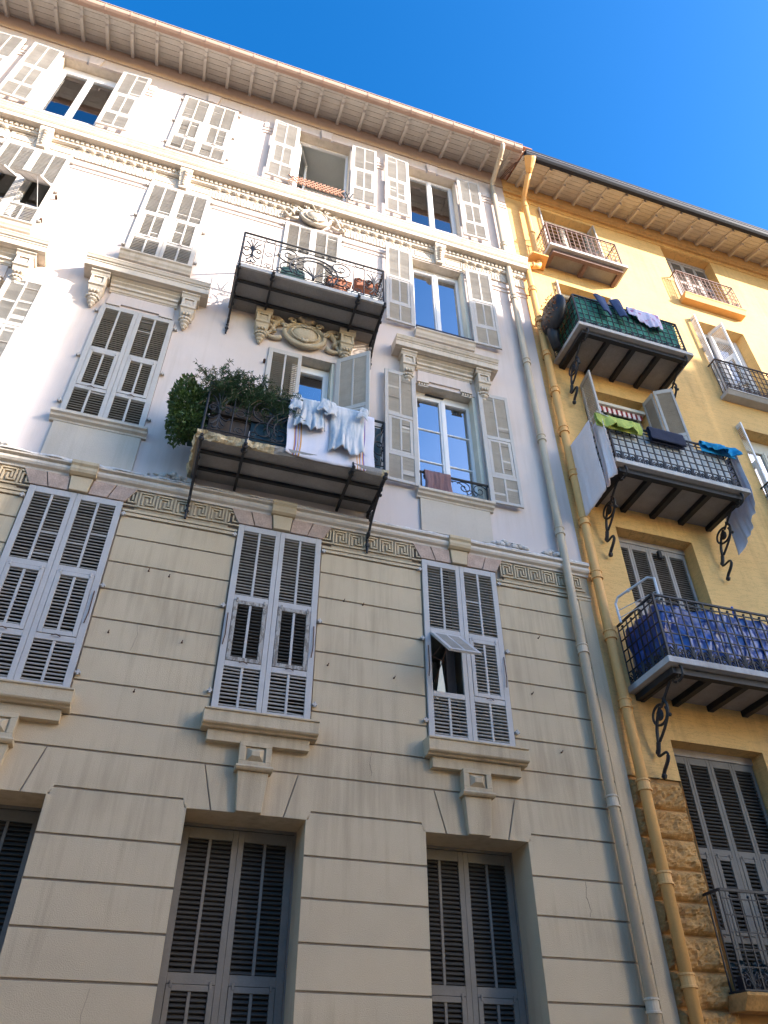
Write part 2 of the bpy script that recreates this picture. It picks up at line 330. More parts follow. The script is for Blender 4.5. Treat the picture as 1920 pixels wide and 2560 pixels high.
# ------------------------------------------------------------------ generic building pieces
def wall_faces(mb, x0, x1, z0, z1, holes, y):
    xs = sorted({x0, x1, *[h[0] for h in holes], *[h[1] for h in holes]}); zs = sorted({z0, z1, *[h[2] for h in holes], *[h[3] for h in holes]})
    xs = [x for x in xs if x0 <= x <= x1]; zs = [z for z in zs if z0 <= z <= z1]
    for a in range(len(xs)-1):
        for b in range(len(zs)-1):
            cx, cz = (xs[a]+xs[a+1])/2, (zs[b]+zs[b+1])/2
            if any(h[0] < cx < h[1] and h[2] < cz < h[3] for h in holes): continue
            mb.face([(xs[a], y, zs[b]), (xs[a+1], y, zs[b]), (xs[a+1], y, zs[b+1]), (xs[a], y, zs[b+1])])
def reveal(parent, h, y, d, m):
    x0, x1, z0, z1 = h[:4]; mb = MB()
    mb.face([(x0,y,z0),(x0,y,z1),(x0,y+d,z1),(x0,y+d,z0)]); mb.face([(x1,y,z1),(x1,y,z0),(x1,y+d,z0),(x1,y+d,z1)])
    mb.face([(x0,y,z1),(x1,y,z1),(x1,y+d,z1),(x0,y+d,z1)]); mb.face([(x1,y,z0),(x0,y,z0),(x0,y+d,z0),(x1,y+d,z0)])
    return mb.build('window_reveal', m, parent)
def room(parent, h, y, big=0.0, depth=2.6):
    x0, x1, z0, z1 = h[:4]; X0, X1, Z0, Z1 = x0-big, x1+big, z0-big*.3, z1+big*.4; a, b = y, y+depth; mb = MB()
    mb.face([(X0,b,Z0),(X1,b,Z0),(X1,b,Z1),(X0,b,Z1)])
    mb.face([(X0,a,Z0),(X0,b,Z0),(X0,b,Z1),(X0,a,Z1)]); mb.face([(X1,b,Z0),(X1,a,Z0),(X1,a,Z1),(X1,b,Z1)])
    mb.face([(X0,b,Z1),(X1,b,Z1),(X1,a,Z1),(X0,a,Z1)]); mb.face([(X0,a,Z0),(X1,a,Z0),(X1,b,Z0),(X0,b,Z0)])
    if big:
        wall_faces(mb, X0, X1, Z0, Z1, [(x0, x1, z0, z1)], a)
    return mb.build('room', ROOM, parent)
def window(parent, x0, x1, z0, z1, y, m=WHITE, bars=0, gm=GLASS, top=.07, side=.055, mull=.055, open_left=False, solo=False):
    """double casement: outer frame + two sashes + panes"""
    mb = MB(); t0, t1 = y, y+.06
    def ring(a, b, c, d, w, ya, yb, wt=None):
        wt = wt or w
        mb.box(a, a+w, ya, yb, c, d); mb.box(b-w, b, ya, yb, c, d); mb.box(a+w, b-w, ya, yb, c, c+w); mb.box(a+w, b-w, ya, yb, d-wt, d)
    ring(x0, x1, z0, z1, side*.8, t0, t1, top)
    ix0, ix1, iz0, iz1 = x0+side*.8, x1-side*.8, z0+side*.8, z1-top; xc = (ix0+ix1)/2
    sashes = [(ix0, xc-.003), (xc+.003, ix1)] if not solo else [(ix0, ix1)]
    panes = []
    for k, (a, b) in enumerate(sashes):
        if open_left and k == 0: continue
        if open_left and k == 1: continue
        ring(a+.002, b-.002, iz0+.002, iz1-.002, mull, t0-.014, t1-.008)
        for q in range(bars):
            zz = iz0+mull+(iz1-iz0-2*mull)*(q+1)/(bars+1); mb.box(a+mull, b-mull, t0+.004, t1-.02, zz-.013, zz+.013)
        panes.append((a+mull*.8, b-mull*.8, iz0+mull*.8, iz1-mull*.8))
    if not solo and not open_left: mb.box(xc-.03, xc+.03, t0-.03, t0-.0145, iz0+.004, iz1-.004)
    w = mb.build('window', m, parent, bevel=.006)
    for a, b, c, d in panes:
        pb = MB(); pb.box(a, b, t0+.022, t0+.03, c, d); pb.build('pane', gm, w)
    return w

SLATCACHE = {}
def slat_mesh(w, m):
    k = (round(w, 3), m.name)
    if k not in SLATCACHE:
        mb = MB(); th = .0045; d = .0205; a = radians(43)
        # inner edge high, outer edge (-y) low
        q = [(-d*cos(a)-th*sin(a), -d*sin(a)+th*cos(a)), (-d*cos(a)+th*sin(a), -d*sin(a)-th*cos(a)), (d*cos(a)+th*sin(a), d*sin(a)-th*cos(a)), (d*cos(a)-th*sin(a), d*sin(a)+th*cos(a))]
        mb.extr([(0, y, z) for y, z in q], (w, 0, 0)); SLATCACHE[k] = (mb, mb.mesh('slat', m))
    return SLATCACHE[k]
def add_slats(parent, cells, m, each, jitter=0.0, pitch=.044, damaged=0.0, seed=0):
    """cells (x0,x1,z0,z1) in the parent's own coordinates"""
    rnd = random.Random(seed); st = MB()
    for x0, x1, z0, z1 in cells:
        w = x1-x0; smb, sme = slat_mesh(w, m); n = max(1, int((z1-z0)/pitch))
        for k in range(n):
            z = z0+(z1-z0)*(k+.5)/n+rnd.uniform(-jitter, jitter); rot = rnd.uniform(-.05, .05)+(rnd.choice((-.35, .3, .5)) if rnd.random() < damaged else 0)
            ry = rnd.uniform(-.006, .006)+(rnd.uniform(-.06, .06) if rnd.random() < damaged else 0)
            if each:
                o = bpy.data.objects.new('slat', sme); COL.objects.link(o); o.parent = parent; o.location = (x0, 0, z); o.rotation_euler = (rot, ry, 0)
            else:
                i = len(st.v); c, s_ = cos(rot), sin(rot)
                st.v += [(x0+p[0], p[1]*c-p[2]*s_, z+p[1]*s_+p[2]*c-ry*p[0]) for p in smb.v]; st.f += [tuple(i+q for q in f) for f in smb.f]; st.mi += smb.mi
    if st.v:
        o = bpy.data.objects.new('slats', st.mesh('slats', m)); COL.objects.link(o); o.parent = parent; o['kind'] = 'stuff'
def shutter(parent, hx, hy, z0, w, h, side, ang, fm=SHUT, sm=SLAT, flapm=None, each=False, flap='closed', cols=2, seed=0, damaged=0.0, label=None, split=None):
    """leaf hinged at (hx,hy); side +1 extends to +x when closed; ang in degrees swings it outwards"""
    k = h/2.6; T = .019; mb = MB()
    def X(a): return a if side > 0 else w-a      # mirrored coordinates inside the leaf: 0 = hinge edge
    def bx(a, b, c, d, y0=-T, y1=T):
        xa, xb = (a, b) if side > 0 else (-b, -a); mb.box(xa, xb, y0, y1, c, d)
    so_, si = .078*min(1, w/.57), .062*min(1, w/.57); mu = .032
    zb = [(.055*k, .545*k), (.615*k, 1.44*k), (1.515*k, 2.51*k)]
    bx(0, so_, 0, h); bx(w-si, w, 0, h)
    for c, d in ((0, zb[0][0]), (zb[0][1], zb[1][0]), (zb[1][1], zb[2][0]), (zb[2][1], h)): bx(so_+.0005, w-si-.0005, c, d, -T+.001, T-.001)
    cells_top = []; cells_rest = []
    def colsplit(a, b, c, d, y=None):
        out = []; cw = (b-a-(cols-1)*mu)/cols
        for q in range(cols):
            p0 = a+q*(cw+mu); out.append((p0, p0+cw, c, d))
            if q < cols-1: bx(p0+cw+.0005, p0+cw+mu-.0005, c+.0005, d-.0005, -T+.003, T-.003)
        return out
    cells_rest += colsplit(so_, w-si, *zb[0]); cells_top += colsplit(so_, w-si, *zb[2])
    fl = None
    if flap == 'closed':
        f0, f1, g0, g1 = so_+.004, w-si-.004, zb[1][0]+.004, zb[1][1]-.004; fw = .052
        fl = (f0, f1, g0, g1, fw)
        cells_rest_f = colsplit(f0+fw, f1-fw, g0+fw, g1-fw)
    xs = sorted([0, w*side]); ob = mb.build('shutter', fm, None, bevel=.004); 
    # move origin to hinge foot
    o = ob.location.copy(); me = ob.data
    me.transform(Matrix.Translation(o)); ob.location = (0, 0, 0)
    ob.parent = parent; P0 = Vector((hx, hy, z0)); ob.location = P0-WORLD[parent.name]; ob.rotation_euler = (0, 0, radians(-ang*side))
    WORLD[ob.name] = P0
    if label: ob['label'] = label
    fx = (lambda c: (c[0], c[1], c[2], c[3])) if side > 0 else (lambda c: (-c[1], -c[0], c[2], c[3]))
    add_slats(ob, [fx(c) for c in cells_top], sm, each, seed=seed, damaged=damaged, jitter=.0015)
    add_slats(ob, [fx(c) for c in cells_rest], sm, False, seed=seed+1, damaged=damaged, jitter=.0015)
    if fl:
        f0, f1, g0, g1, fw = fl; fb = MB()
        for a, b, c, d in ((f0, f0+fw, g0, g1), (f1-fw, f1, g0, g1), (f0+fw+.0005, f1-fw-.0005, g0, g0+fw), (f0+fw+.0005, f1-fw-.0005, g1-fw, g1)):
            xa, xb = (a, b) if side > 0 else (-b, -a); fb.box(xa, xb, -T-.006, T-.006, c, d)
        # little knob hinges
        for q in (f0+.04, f1-.04):
            xa, xb = (q-.012, q+.012) if side > 0 else (-q-.012, -q+.012); fb.box(xa, xb, -T-.016, -T-.0065, g1-.03, g1+.03)
        fo = fb.build('shutter_flap', flapm or fm, ob, local=True, bevel=.004)
        add_slats(ob, [fx(c) for c in cells_rest_f], SLATD if flapm is SHUTW else sm, False, seed=seed+2, damaged=damaged, jitter=.0015)
        if True:
            # espagnolette catch under the flap
            cb = MB(); xm = (f0+f1)/2*side; cb.tube([(xm-.05, -T-.012, g0-.02), (xm, -T-.03, g0-.012), (xm+.05, -T-.012, g0-.026)], .006, 5)
            cb.build('catch', RUST, ob, local=True)
    return ob
def hinge_bits(parent, pts, m):
    src = None
    for x, y, z in pts:
        if src is None:
            mb = MB().box(-.028, .028, -.055, -.005, -.011, .011).tube([(0, -.045, -.03), (0, -.045, .03)], .013, 6)
            src = mb.build('shutter_hinge', m, parent); WORLD[src.name] = WORLD[src.name]; src.location = Vector((x, y-.03, z-.03))-WORLD[parent.name]
            off = Vector((0, -.03, -.03))
        else: inst(src, parent, Vector((x, y, z))+off)

# ironwork: P maps (u,v) of a panel to space
def emit(mb, P, pts, r, n=5): mb.tube([P(u, v) for u, v in pts], r, n)
def scroll_panel(mb, P, L, H):
    """one ornate balcony front, L long, H high"""
    def E(pts, r=.008):
        r *= 1.4; emit(mb, P, pts, r); emit(mb, P, [(L-u, v) for u, v in pts], r)
    for v, r in ((H, .02), (H-.115, .009), (.10, .009), (.035, .012)): emit(mb, P, [(0, v), (L, v)], r, 6)
    for u in (.0, L): emit(mb, P, [(u, 0), (u, H)], .018, 6)
    for u in (.36, .55): E([(u, .1), (u, H-.115)], .007)
    c = .18
    E([(c, .1), (c, H-.115)], .006)
    for s in (-1, 1):
        E(bez((c, .42), (c+s*.03, .58), (c+s*.05, .68), (c+s*.13, .74))); E(bez((c, .45), (c+s*.02, .62), (c+s*.02, .7), (c+s*.055, .80)))
        E([(c+s*(u), v) for u, v in spiral(.095, .50, .075, .015, 170, -230)]); E([(c+s*u, v) for u, v in bez((0, .40), (.03, .33), (.12, .24), (.145, .36))])
        E([(c+s*u, v) for u, v in bez((0, .38), (.015, .28), (.05, .22), (.085, .2))]); E([(c+s*u, v) for u, v in bez((0, .2), (.02, .14), (.05, .12), (.07, .17))])
    mb.ball(P(c, .42), .022, 6, 4); mb.ball(P(L-c, .42), .022, 6, 4)
    E([(.455+.058*cos(t), .50+.058*sin(t)) for t in [2*pi*k/14 for k in range(15)]], .006)
    E([(.455+.085*cos(t), H-.055+.05*sin(t)) for t in [2*pi*k/14 for k in range(15)]], .006)
    E(spiral(.47, .17, .065, .02, 200, -250), .006)
    # big S scrolls
    E(spiral(.80, .66, .19, .03, 200, -330, 28)); E(bez((.62, .60), (.64, .42), (.80, .48), (.98, .30)))
    E(spiral(.80, .27, .17, .03, 60, 480, 28)); E(bez((.88, .42), (1.0, .45), (1.06, .52), (1.1, .62)))
    E(spiral(1.0, H-.06, .045, .012, 180, 560), .006); E(spiral(.66, .16, .06, .015, 0, 400), .006); E(spiral(.95, .13, .05, .012, 180, -250), .006)
    m_ = L/2
    for R_, r in ((.40, .015), (.31, .013)): emit(mb, P, [(m_+R_*1.05*cos(radians(a)), .36+R_*sin(radians(a))) for a in range(-35, 216, 9)], r)
    E(spiral(m_-.235, .22, .12, .02, 120, 480, 24)); E(spiral(m_-.34, .55, .07, .015, 0, 380), .006)
    for a in (-62, -40, -20, 0, 20, 40, 62):
        d = radians(a); emit(mb, P, bez((m_, .14), (m_+.02*sin(d), .26), (m_+.2*sin(d), .34), (m_+.30*sin(d), .22+.27*cos(d))), .010)
    mb.ball(P(m_, .15), .03, 6, 4)
    for a in (-.14, .14): emit(mb, P, spiral(m_+a, H-.06, .045, .012, 0, 400), .006)
def side_panel(mb, P, L, H, k_=1.35):
    for v, r in ((H, .02), (H-.115, .009), (.10, .009), (.035, .012)): emit(mb, P, [(0, v), (L, v)], r, 6)
    for u in (.33*L, .66*L): emit(mb, P, [(u, .1), (u, H-.115)], .007)
    for q in (.17, .5, .83):
        c = q*L
        for s in (-1, 1):
            emit(mb, P, [(c+s*u, v) for u, v in spiral(.06, .50, .06, .012, 170, -230, 16)], .007); emit(mb, P, [(c+s*u, v) for u, v in bez((0, .42), (.03, .58), (.04, .68), (.09, .74))], .007)
            emit(mb, P, [(c+s*u, v) for u, v in bez((0, .38), (.03, .28), (.08, .22), (.1, .32))], .007)
def palmette(mb, P, u0, w, h, r=.0075):
    c = u0+w/2
    for s in (-1, 1):
        emit(mb, P, [(c+s*a, b) for a, b in spiral(w*.25, h*.34, w*.19, w*.04, 190, -200, 14)], r)
        emit(mb, P, [(c+s*a, b) for a, b in bez((0, .0), (w*.04, h*.5), (w*.16, h*.7), (w*.30, h*.78))], r)
        emit(mb, P, [(c+s*a, b) for a, b in bez((0, .0), (w*.03, h*.5), (w*.06, h*.8), (w*.13, h*.97))], r)
        emit(mb, P, [(c+s*a, b) for a, b in spiral(w*.40, h*.62, w*.1, w*.03, 250, -120, 10)], r)
    emit(mb, P, [(c, 0), (c, h)], r)
def grid_panel(mb, P, L, H, bar=.011, rows=4, pal=True, step=.128, ph=.235):
    n = max(2, round(L/step/2)*2); st = L/n
    emit(mb, P, [(0, H), (L, H)], .02, 4); emit(mb, P, [(0, .02), (L, .02)], .012, 4)
    top = H-.06; lo = ph if pal else .06
    for k in range(n+1):
        u = st*k
        if k % 2 == 0: emit(mb, P, [(u, .02), (u, H)], bar, 4)
        else:
            emit(mb, P, [(u, .02), (u, top)], bar*.8, 4); mb.ball(P(u, top), bar*1.6, 6, 4)
    for k in range(rows+1):
        v = lo+(top-.03-lo)*k/rows; emit(mb, P, [(0, v), (L, v)], bar*.75, 4)
    if pal:
        for k in range(0, n, 2): palmette(mb, P, st*k, st*2, ph, bar*.75)

# ------------------------------------------------------------------ CREAM BUILDING
CB = root('cream_building', (-1.2, 0, 0), 'cream stucco apartment house with grey louvred shutters, left of the yellow house', 'building')
XE = 5.80; XW = -8.4; ZT = 20.82
RD = .26
H4 = [(c-.61, c+.61, 17.25, 19.82) for c in (-6.77, -4.135, -1.525, 1.155, 3.83)]
H3 = [(c-.58, c+.58, 13.27, 15.74) for c in (-6.72, -4.14, -1.54, 1.1, 3.78)]
H2 = [(c-.57, c+.57, 9.24, 11.75) for c in (-6.7, -4.09, -1.54, 1.14, 3.72)]
H2[3] = (.57, 1.71, 8.72, 11.72)
H1 = [(c-.57, c+.57, 5.25, 7.9) for c in (-6.7, -4.1, -1.52, 1.105, 3.695)]
H0 = [(c-.62, c+.62, .95, 4.18) for c in (-6.7, -4.1, -1.51, 1.08, 3.67)]
mb = MB(); wall_faces(mb, XW, XE, 8.34, 20.30, H2+H3+H4, 0); mb.build('upper_wall', PL_UP, CB)
mb = MB(); wall_faces(mb, XW, XE, 20.30, ZT+.15, [], -.03); mb.face([(XW, -.03, 20.30), (XE, -.03, 20.30), (XE, 0, 20.30), (XW, 0, 20.30)]); mb.face([(XE,-.03,20.3),(XE,.2,20.3),(XE,.2,20.97),(XE,-.03,20.97)]); mb.build('eaves_band', EAVE, CB)
mb = MB(); wall_faces(mb, XW, XE, 0, 8.34, H0+H1, .016); mb.build('lower_wall', GROOVE, CB)
# rest of the shell: ends, back, flat roof deck
mb = MB()
for x in (XW, XE): mb.face([(x, 0.017, 0), (x, 9, 0), (x, 9, ZT+.1), (x, 0.017, ZT+.1)])
mb.face([(XW, 9, 0), (XE, 9, 0), (XE, 9, ZT+.1), (XW, 9, ZT+.1)]); mb.build('rear_wall', PL_LOW, CB)
for h in H4+H3+H2: reveal(CB, h, 0, RD, TRIM)
for h in H1: reveal(CB, h, .0, RD, PL_LOW)
for h in H0: reveal(CB, h, .0, .52, PL_LOW)
for h in H4+H3: room(CB, h, RD, .35)
for h in H2+H1: room(CB, h, RD, .2)

# smooth rusticated panels between recessed joints
ROWS = [0.28, .67, 1.06, 1.46, 1.85, 2.25, 2.645, 3.04, 3.43, 3.825, 4.265, 4.655, 5.01, 5.405, 5.80, 6.19, 6.59, 6.985, 7.375, 7.70]
J = .0105
def panel(poly, y=0.0):
    MB().prism(poly, y-.0, .02).build('wall_panel', PL_LOW, CB, bevel=.004)
def rect(x0, x1, z0, z1): panel([(x0, z0+J), (x1, z0+J), (x1, z1-J), (x0, z1-J)])
XP = 5.60
def spans(holes, lo=XW, hi=XP):
    out = []; a = lo
    for h in sorted(holes): out.append((a, h[0])); a = h[1]
    out.append((a, hi)); return out
rect(XW, XP, 0, ROWS[0])
for k in range(len(ROWS)-1):
    z0, z1 = ROWS[k], ROWS[k+1]
    if z1 <= 3.83:
        for a, b in spans(H0): rect(a, b, z0, z1)
    elif abs(z1-4.265) < .001:
        for a, b in spans(H0):      # chamfered course at the lintels
            l, r = (a == XW), (b == XP); pz = 4.18
            poly = [(a, z0+J), (b, z0+J)]
            poly += [(b, z1-J)] if r else [(b, pz), (b-.04, z1-J)]
            poly += [(a, z1-J)] if l else [(a+.04, z1-J), (a, pz)]
            panel(poly)
    elif abs(z1-4.655) < .001:
        for a, b in spans(H0):      # spreading lintel stones over the piers
            l, r = (a == XW), (b == XP)
            poly = [(a if l else a+.05, z0+J), (b if r else b-.05, z0+J)]
            ro = [(b, z0+J), (b, z1-J)] if r else [(b-.028, 4.18), (b+.235, 4.183), (b+.11, z1-J)]
            lo = [(a, z1-J), (a, z0+J)] if l else [(a-.11, z1-J), (a-.235, 4.183), (a+.028, 4.18)]
            panel(poly[:0]+([(a, z0+J)] if l else [(a+.05, z0+J)])+([(b, z0+J)] if r else [(b-.05, z0+J)])+ro+lo[:(3 if not l else 1)])
        for h in H0:                # the wedge stones either side of each keystone, up to the sill course
            c = (h[0]+h[1])/2
            for s in (-1, 1):
                p = [(c+s*.135, 4.183), (c+s*.37, 4.183), (c+s*.497, 4.655-J), (c+s*.497, 4.655-J), (c+s*.135, 4.655-J)]
                panel([p[0], p[1], p[2], p[4]] if s > 0 else [p[0], p[4], p[2], p[1]])
    elif abs(z1-5.01) < .001:
        rect(XW, XP, z0, z1)
    else:
        hs_ = [(h[0]-.012, h[1]+.012) for h in H1] if z1 > 5.25 else []
        if k == 12:
            for a, b in spans([(h[0]-.012, h[1]+.012) for h in H1]): rect(a, b, z0, z1)
            for h in H1: rect(h[0]-.012, h[1]+.012, z0, 5.25)
        else:
            for a, b in spans(hs_): rect(a, b, z0, z1)
MB().box(XP+.004, XE, -.002, .02, 0, 7.95).build('corner_strip', PL_LOW, CB)
# fillets under the key band
for z0, z1, d in ((7.712, 7.755, -.012), (7.767, 7.80, -.022)):
    for a, b in spans([(h[0]-.012, h[1]+.012) for h in H1], XW, XE+.01): MB().box(a, b, d, .02, z0, z1).build('band_fillet', PL_LOW, CB)
for a, b in spans([(h[0]-.14, h[1]+.14) for h in H1], XW, XE+.012): MB().box(a, b, -.006, .02, 7.806, 8.14).build('frieze_ground', KEYG, CB)
# Greek key
U = .2255; hk = .235; zk = 7.868
mb = MB(); t_ = .021
def kb(u0, v0, u1, v1): mb.box(u0*U-t_*.5, u1*U+t_*.5, -.028, -.004, v0*hk-t_*.5, v1*hk+t_*.5)
# doubled raised outline of the meander with a narrow channel between
kb(0, 0, 1, 0); kb(0, .02, 0, .98); kb(.0, 1, .80, 1); kb(.80, .24, .80, .98); kb(.42, .24, .78, .24); kb(.42, .26, .42, .62)
kb(.17, .17, .17, .82); kb(.19, .82, .62, .82); kb(.62, .42, .62, .80)
key = None
for a, b in spans([(h[0]-.02, h[1]+.02) for h in H1], XW+.2, XE):
    n = int(((b-a)+.04)/U)+(1 if b < XE else 0)
    off = ((b-a)-n*U)/2
    for q in range(n):
        o = Vector((a+off+q*U+.5*U*.9, -.016, zk))
        if key is None:
            key = mb.build('key_ornament', PL_LOW, CB); base = WORLD[key.name].copy()
            key.location = Vector((a+off+q*U, 0, zk))+base-WORLD[CB.name]; WORLD[key.name] = Vector((a+off+q*U, 0, zk))+base
        else: inst(key, CB, Vector((a+off+q*U, 0, zk))+base)
# string course with crumbling ledge on top
mb = MB(); mb.prof(XW, XE+.03, [(.02, 8.135), (-.035, 8.135), (-.045, 8.165), (-.085, 8.185), (-.105, 8.215), (-.10, 8.25), (-.08, 8.268), (-.085, 8.272), (-.13, 8.285), (-.13, 8.315), (.02, 8.315)])
mb.build('string_course', TRIM, CB, bevel=.004)
rnd = random.Random(3)
mb = MB(); prev = None
n = 150
for k in range(n+1):
    x = XW+(XE+.03-XW)*k/n; d = .10+.035*rnd.random()*(1 if -3 < x < 1.5 else .4); zt = 8.40+.05*rnd.random()*(1 if x < 1.5 else .3)
    ring_ = [(x, .01, 8.317), (x, -d-.02, 8.317), (x, -d, 8.317+.03+.02*rnd.random()), (x, -.03, zt), (x, .01, zt+.04)]
    if prev:
        for q in range(4): mb.face([prev[q], prev[q+1], ring_[q+1], ring_[q]])
    prev = ring_
mb.build('string_ledge', LEDGE, CB)
mb = MB()
for cx, w_ in ((4.55, .28), (5.28, .16), (-2.9, .4), (-.45, .3)):
    for k in range(26):
        a = rnd.random(); mb.ball((cx+w_*(a-.5)*2, -.03-.05*rnd.random(), 8.43+.09*rnd.random()*(1-abs(a-.5)*2)), (.02+.05*rnd.random(), .03, .015+.03*rnd.random()), 6, 4)
mb.build('mortar_patch', LEDGE, CB)['kind'] = 'stuff'
# voussoirs and keystones of the first floor
for h in H1:
    c = (h[0]+h[1])/2; zb_, zt = 7.905, 8.135
    cuts_b = [-.585, -.36, -.118, .118, .36, .585]; cuts_t = [-.70, -.43, -.142, .142, .43, .70]
    for k in range(5):
        g_ = .005
        poly = [(c+cuts_b[k]+g_, zb_), (c+cuts_b[k+1]-g_, zb_), (c+cuts_t[k+1]-g_, zt), (c+cuts_t[k]+g_, zt)]
        if k == 2:
            kb_ = MB(); kb_.prism(poly, -.075, .02); kb_.build('keystone', PL_LOW, CB, bevel=.008)
            kc = MB(); kc.prof(c-.165, c+.165, [(-.02, 8.137), (-.10, 8.137), (-.135, 8.16), (-.15, 8.20), (-.142, 8.25), (-.17, 8.28), (-.17, 8.33), (-.02, 8.33)]); kc.build('keystone_cap', PL_LOW, CB, bevel=.006)
        else: MB().prism(poly, -.042-.006*(k % 2), .02).build('lintel_stone', PINK, CB, bevel=.005)
    # sill on a bracket
    MB().prof(c-.64, c+.64, [(.02, 5.01), (-.14, 5.01), (-.15, 5.03), (-.19, 5.035), (-.205, 5.05), (-.205, 5.175), (-.225, 5.18), (-.225, 5.20), (.0, 5.23), (.02, 5.23)]).build('sill', PL_LOW, CB, bevel=.005)
    MB().prof(c-.565, c+.565, [(.02, 4.885), (-.09, 4.885), (-.095, 5.008), (.02, 5.008)]).build('sill_apron', PL_LOW, CB, bevel=.005)
for h in H0:
    c = (h[0]+h[1])/2
    mb = MB()
    for a, b, z0, z1 in ((-.175, .175, 4.85, 4.90), (-.175, .175, 4.645, 4.69), (-.175, -.11, 4.69, 4.85), (.11, .175, 4.69, 4.85)): mb.box(c+a, c+b, -.125, .02, z0, z1)
    mb.box(c-.11, c+.11, -.10, .02, 4.69, 4.85)
    b4 = [(c-.095, -.10, 4.70), (c+.095, -.10, 4.70), (c+.095, -.10, 4.84), (c-.095, -.10, 4.84)]; t4 = [(c-.045, -.145, 4.745), (c+.045, -.145, 4.745), (c+.045, -.145, 4.795), (c-.045, -.145, 4.795)]
    mb.face(t4)
    for q in range(4): mb.face([b4[q], b4[(q+1) % 4], t4[(q+1) % 4], t4[q]])
    mb.build('sill_bracket', PL_LOW, CB, bevel=.004)
    MB().prof(c-.20, c+.20, [(.02, 4.59), (-.13, 4.59), (-.145, 4.60), (-.16, 4.62), (-.145, 4.642), (.02, 4.642)]).build('bracket_moulding', PL_LOW, CB, bevel=.004)
    MB().extr([(c-.132, -.07, 4.183), (c+.132, -.07, 4.183), (c+.165, -.10, 4.588), (c-.165, -.10, 4.588)], (0, .11, 0)).build('keystone', PL_LOW, CB, bevel=.006)

# closed shutters, ground floor (set deep) and first floor (flush)
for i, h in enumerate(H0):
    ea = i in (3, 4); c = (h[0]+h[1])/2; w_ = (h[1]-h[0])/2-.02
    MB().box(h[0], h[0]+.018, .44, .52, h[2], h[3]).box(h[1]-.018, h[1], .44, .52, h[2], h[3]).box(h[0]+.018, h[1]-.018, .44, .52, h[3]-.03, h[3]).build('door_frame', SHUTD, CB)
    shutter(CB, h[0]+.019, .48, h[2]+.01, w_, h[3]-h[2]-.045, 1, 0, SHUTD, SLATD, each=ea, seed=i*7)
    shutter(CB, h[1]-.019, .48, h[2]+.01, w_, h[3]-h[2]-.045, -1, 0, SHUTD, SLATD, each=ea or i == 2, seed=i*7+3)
    b_ = MB(); b_.box(h[0]-.05, h[1]+.05, .58, .62, h[2]-.05, h[3]+.05); b_.build('inner_panel', BROWNB, CB)
SH1 = []
for i, h in enumerate(H1):
    w_ = (h[1]-h[0])/2-.006; hh = h[3]-h[2]-.012
    wornf = SHUTW if i == 3 else None
    sl_ = shutter(CB, h[0]+.004, -.012, h[2]+.006, w_, hh, 1, 0, flapm=wornf, seed=40+i, flap='open' if i == 4 else 'closed', damaged=.02, label='grey shutter leaf with its middle flap propped outwards' if i == 4 else ('grey shutter leaf with a flap of bare weathered wood' if i == 3 else None))
    sr_ = shutter(CB, h[1]-.004, -.012, h[2]+.006, w_, hh, -1, 0, flapm=wornf, seed=60+i, damaged=.02)
    if i != 4: 
        b_ = MB(); b_.box(h[0]-.05, h[1]+.05, .30, .34, h[2]-.05, h[3]+.05); b_.build('inner_panel', BROWNB, CB)
hinge_bits(CB, [(h[q]+s*.035, .0, z) for h in H1 for q, s in ((0, -1), (1, 1)) for z in (5.47, 6.60, 7.70)], SHUT)
# stay rods beside the first-floor shutters
for h in H1[2:]:
    for q, s in ((0, .035), (1, -.035)):
        MB().tube([(h[q]+s, -.05, 6.5), (h[q]+s+.004, -.055, 6.2), (h[q]+s-.012, -.06, 6.06)], .007, 5).build('stay_rod', RUST, CB)
# propped flap of the right-hand first-floor window, open room and dark casement behind it
h = H1[4]; fx0, fx1, fz1 = h[0]+.08, h[0]+.505, 5.256+1.44*2.638/2.6
def flap(parent, x0, x1, ztop, L, ang, m, sm, y0=-.03):
    mb = MB(); a = radians(ang); d = Vector((0, -sin(a), -cos(a))); nrm = Vector((0, -cos(a), sin(a)))
    def bar(xa, xb, l0, l1):
        p = Vector((0, y0, ztop)); mb.extr([Vector((x, p.y, p.z))+d*l+nrm*t for x, l, t in ((xa, l0, -.017), (xb, l0, -.017), (xb, l0, .017), (xa, l0, .017))], d*(l1-l0))
    fw = .052; bar(x0, x0+fw, 0, L); bar(x1-fw, x1, 0, L); bar(x0+fw, x1-fw, 0, fw); bar(x0+fw, x1-fw, L-fw, L); xm = (x0+x1)/2; bar(xm-.014, xm+.014, fw, L-fw)
    f = mb.build('shutter_flap', m, parent, bevel=.004)
    st = MB(); n_ = int((L-2*fw)/.044)
    for x_a, x_b in ((x0+fw, xm-.014), (xm+.014, x1-fw)):
        for k in range(n_):
            l = fw+(L-2*fw)*(k+.5)/n_; p = Vector((0, y0, ztop))+d*l
            e1 = (d*-sin(radians(38))*-1+nrm*cos(radians(38))).normalized(); e2 = (d*cos(radians(38))-nrm*sin(radians(38))).normalized()
            st.extr([Vector((x_a, p.y, p.z))+e1*i_*.02+e2*j_*.0045 for i_, j_ in ((-1,-1),(1,-1),(1,1),(-1,1))], (x_b-x_a, 0, 0))
    st.build('slats', sm, f)['kind'] = 'stuff'
    return f
flap(CB, fx0, fx1, fz1-.01, .82, 46, SHUT, SLAT)
MB().tube([(fx0+.03, -.02, 6.0), (fx0+.03, -.50, 6.25)], .006, 5).build('flap_stay', RUST, CB)
MB().tube([(fx0+.01, -.02, 6.36), (fx0+.20, .05, 6.355)], .006, 5).tube([(fx0+.03, -.02, 6.38), (fx0+.12, -.1, 6.5)], .004, 5).build('flap_catch', RUST, CB)
mb = MB(); mb.box(3.13, 3.165, .15, .21, 5.25, 7.9).box(3.48, 3.60, .14, .21, 5.25, 7.9).build('casement_stile', BROWNB, CB)
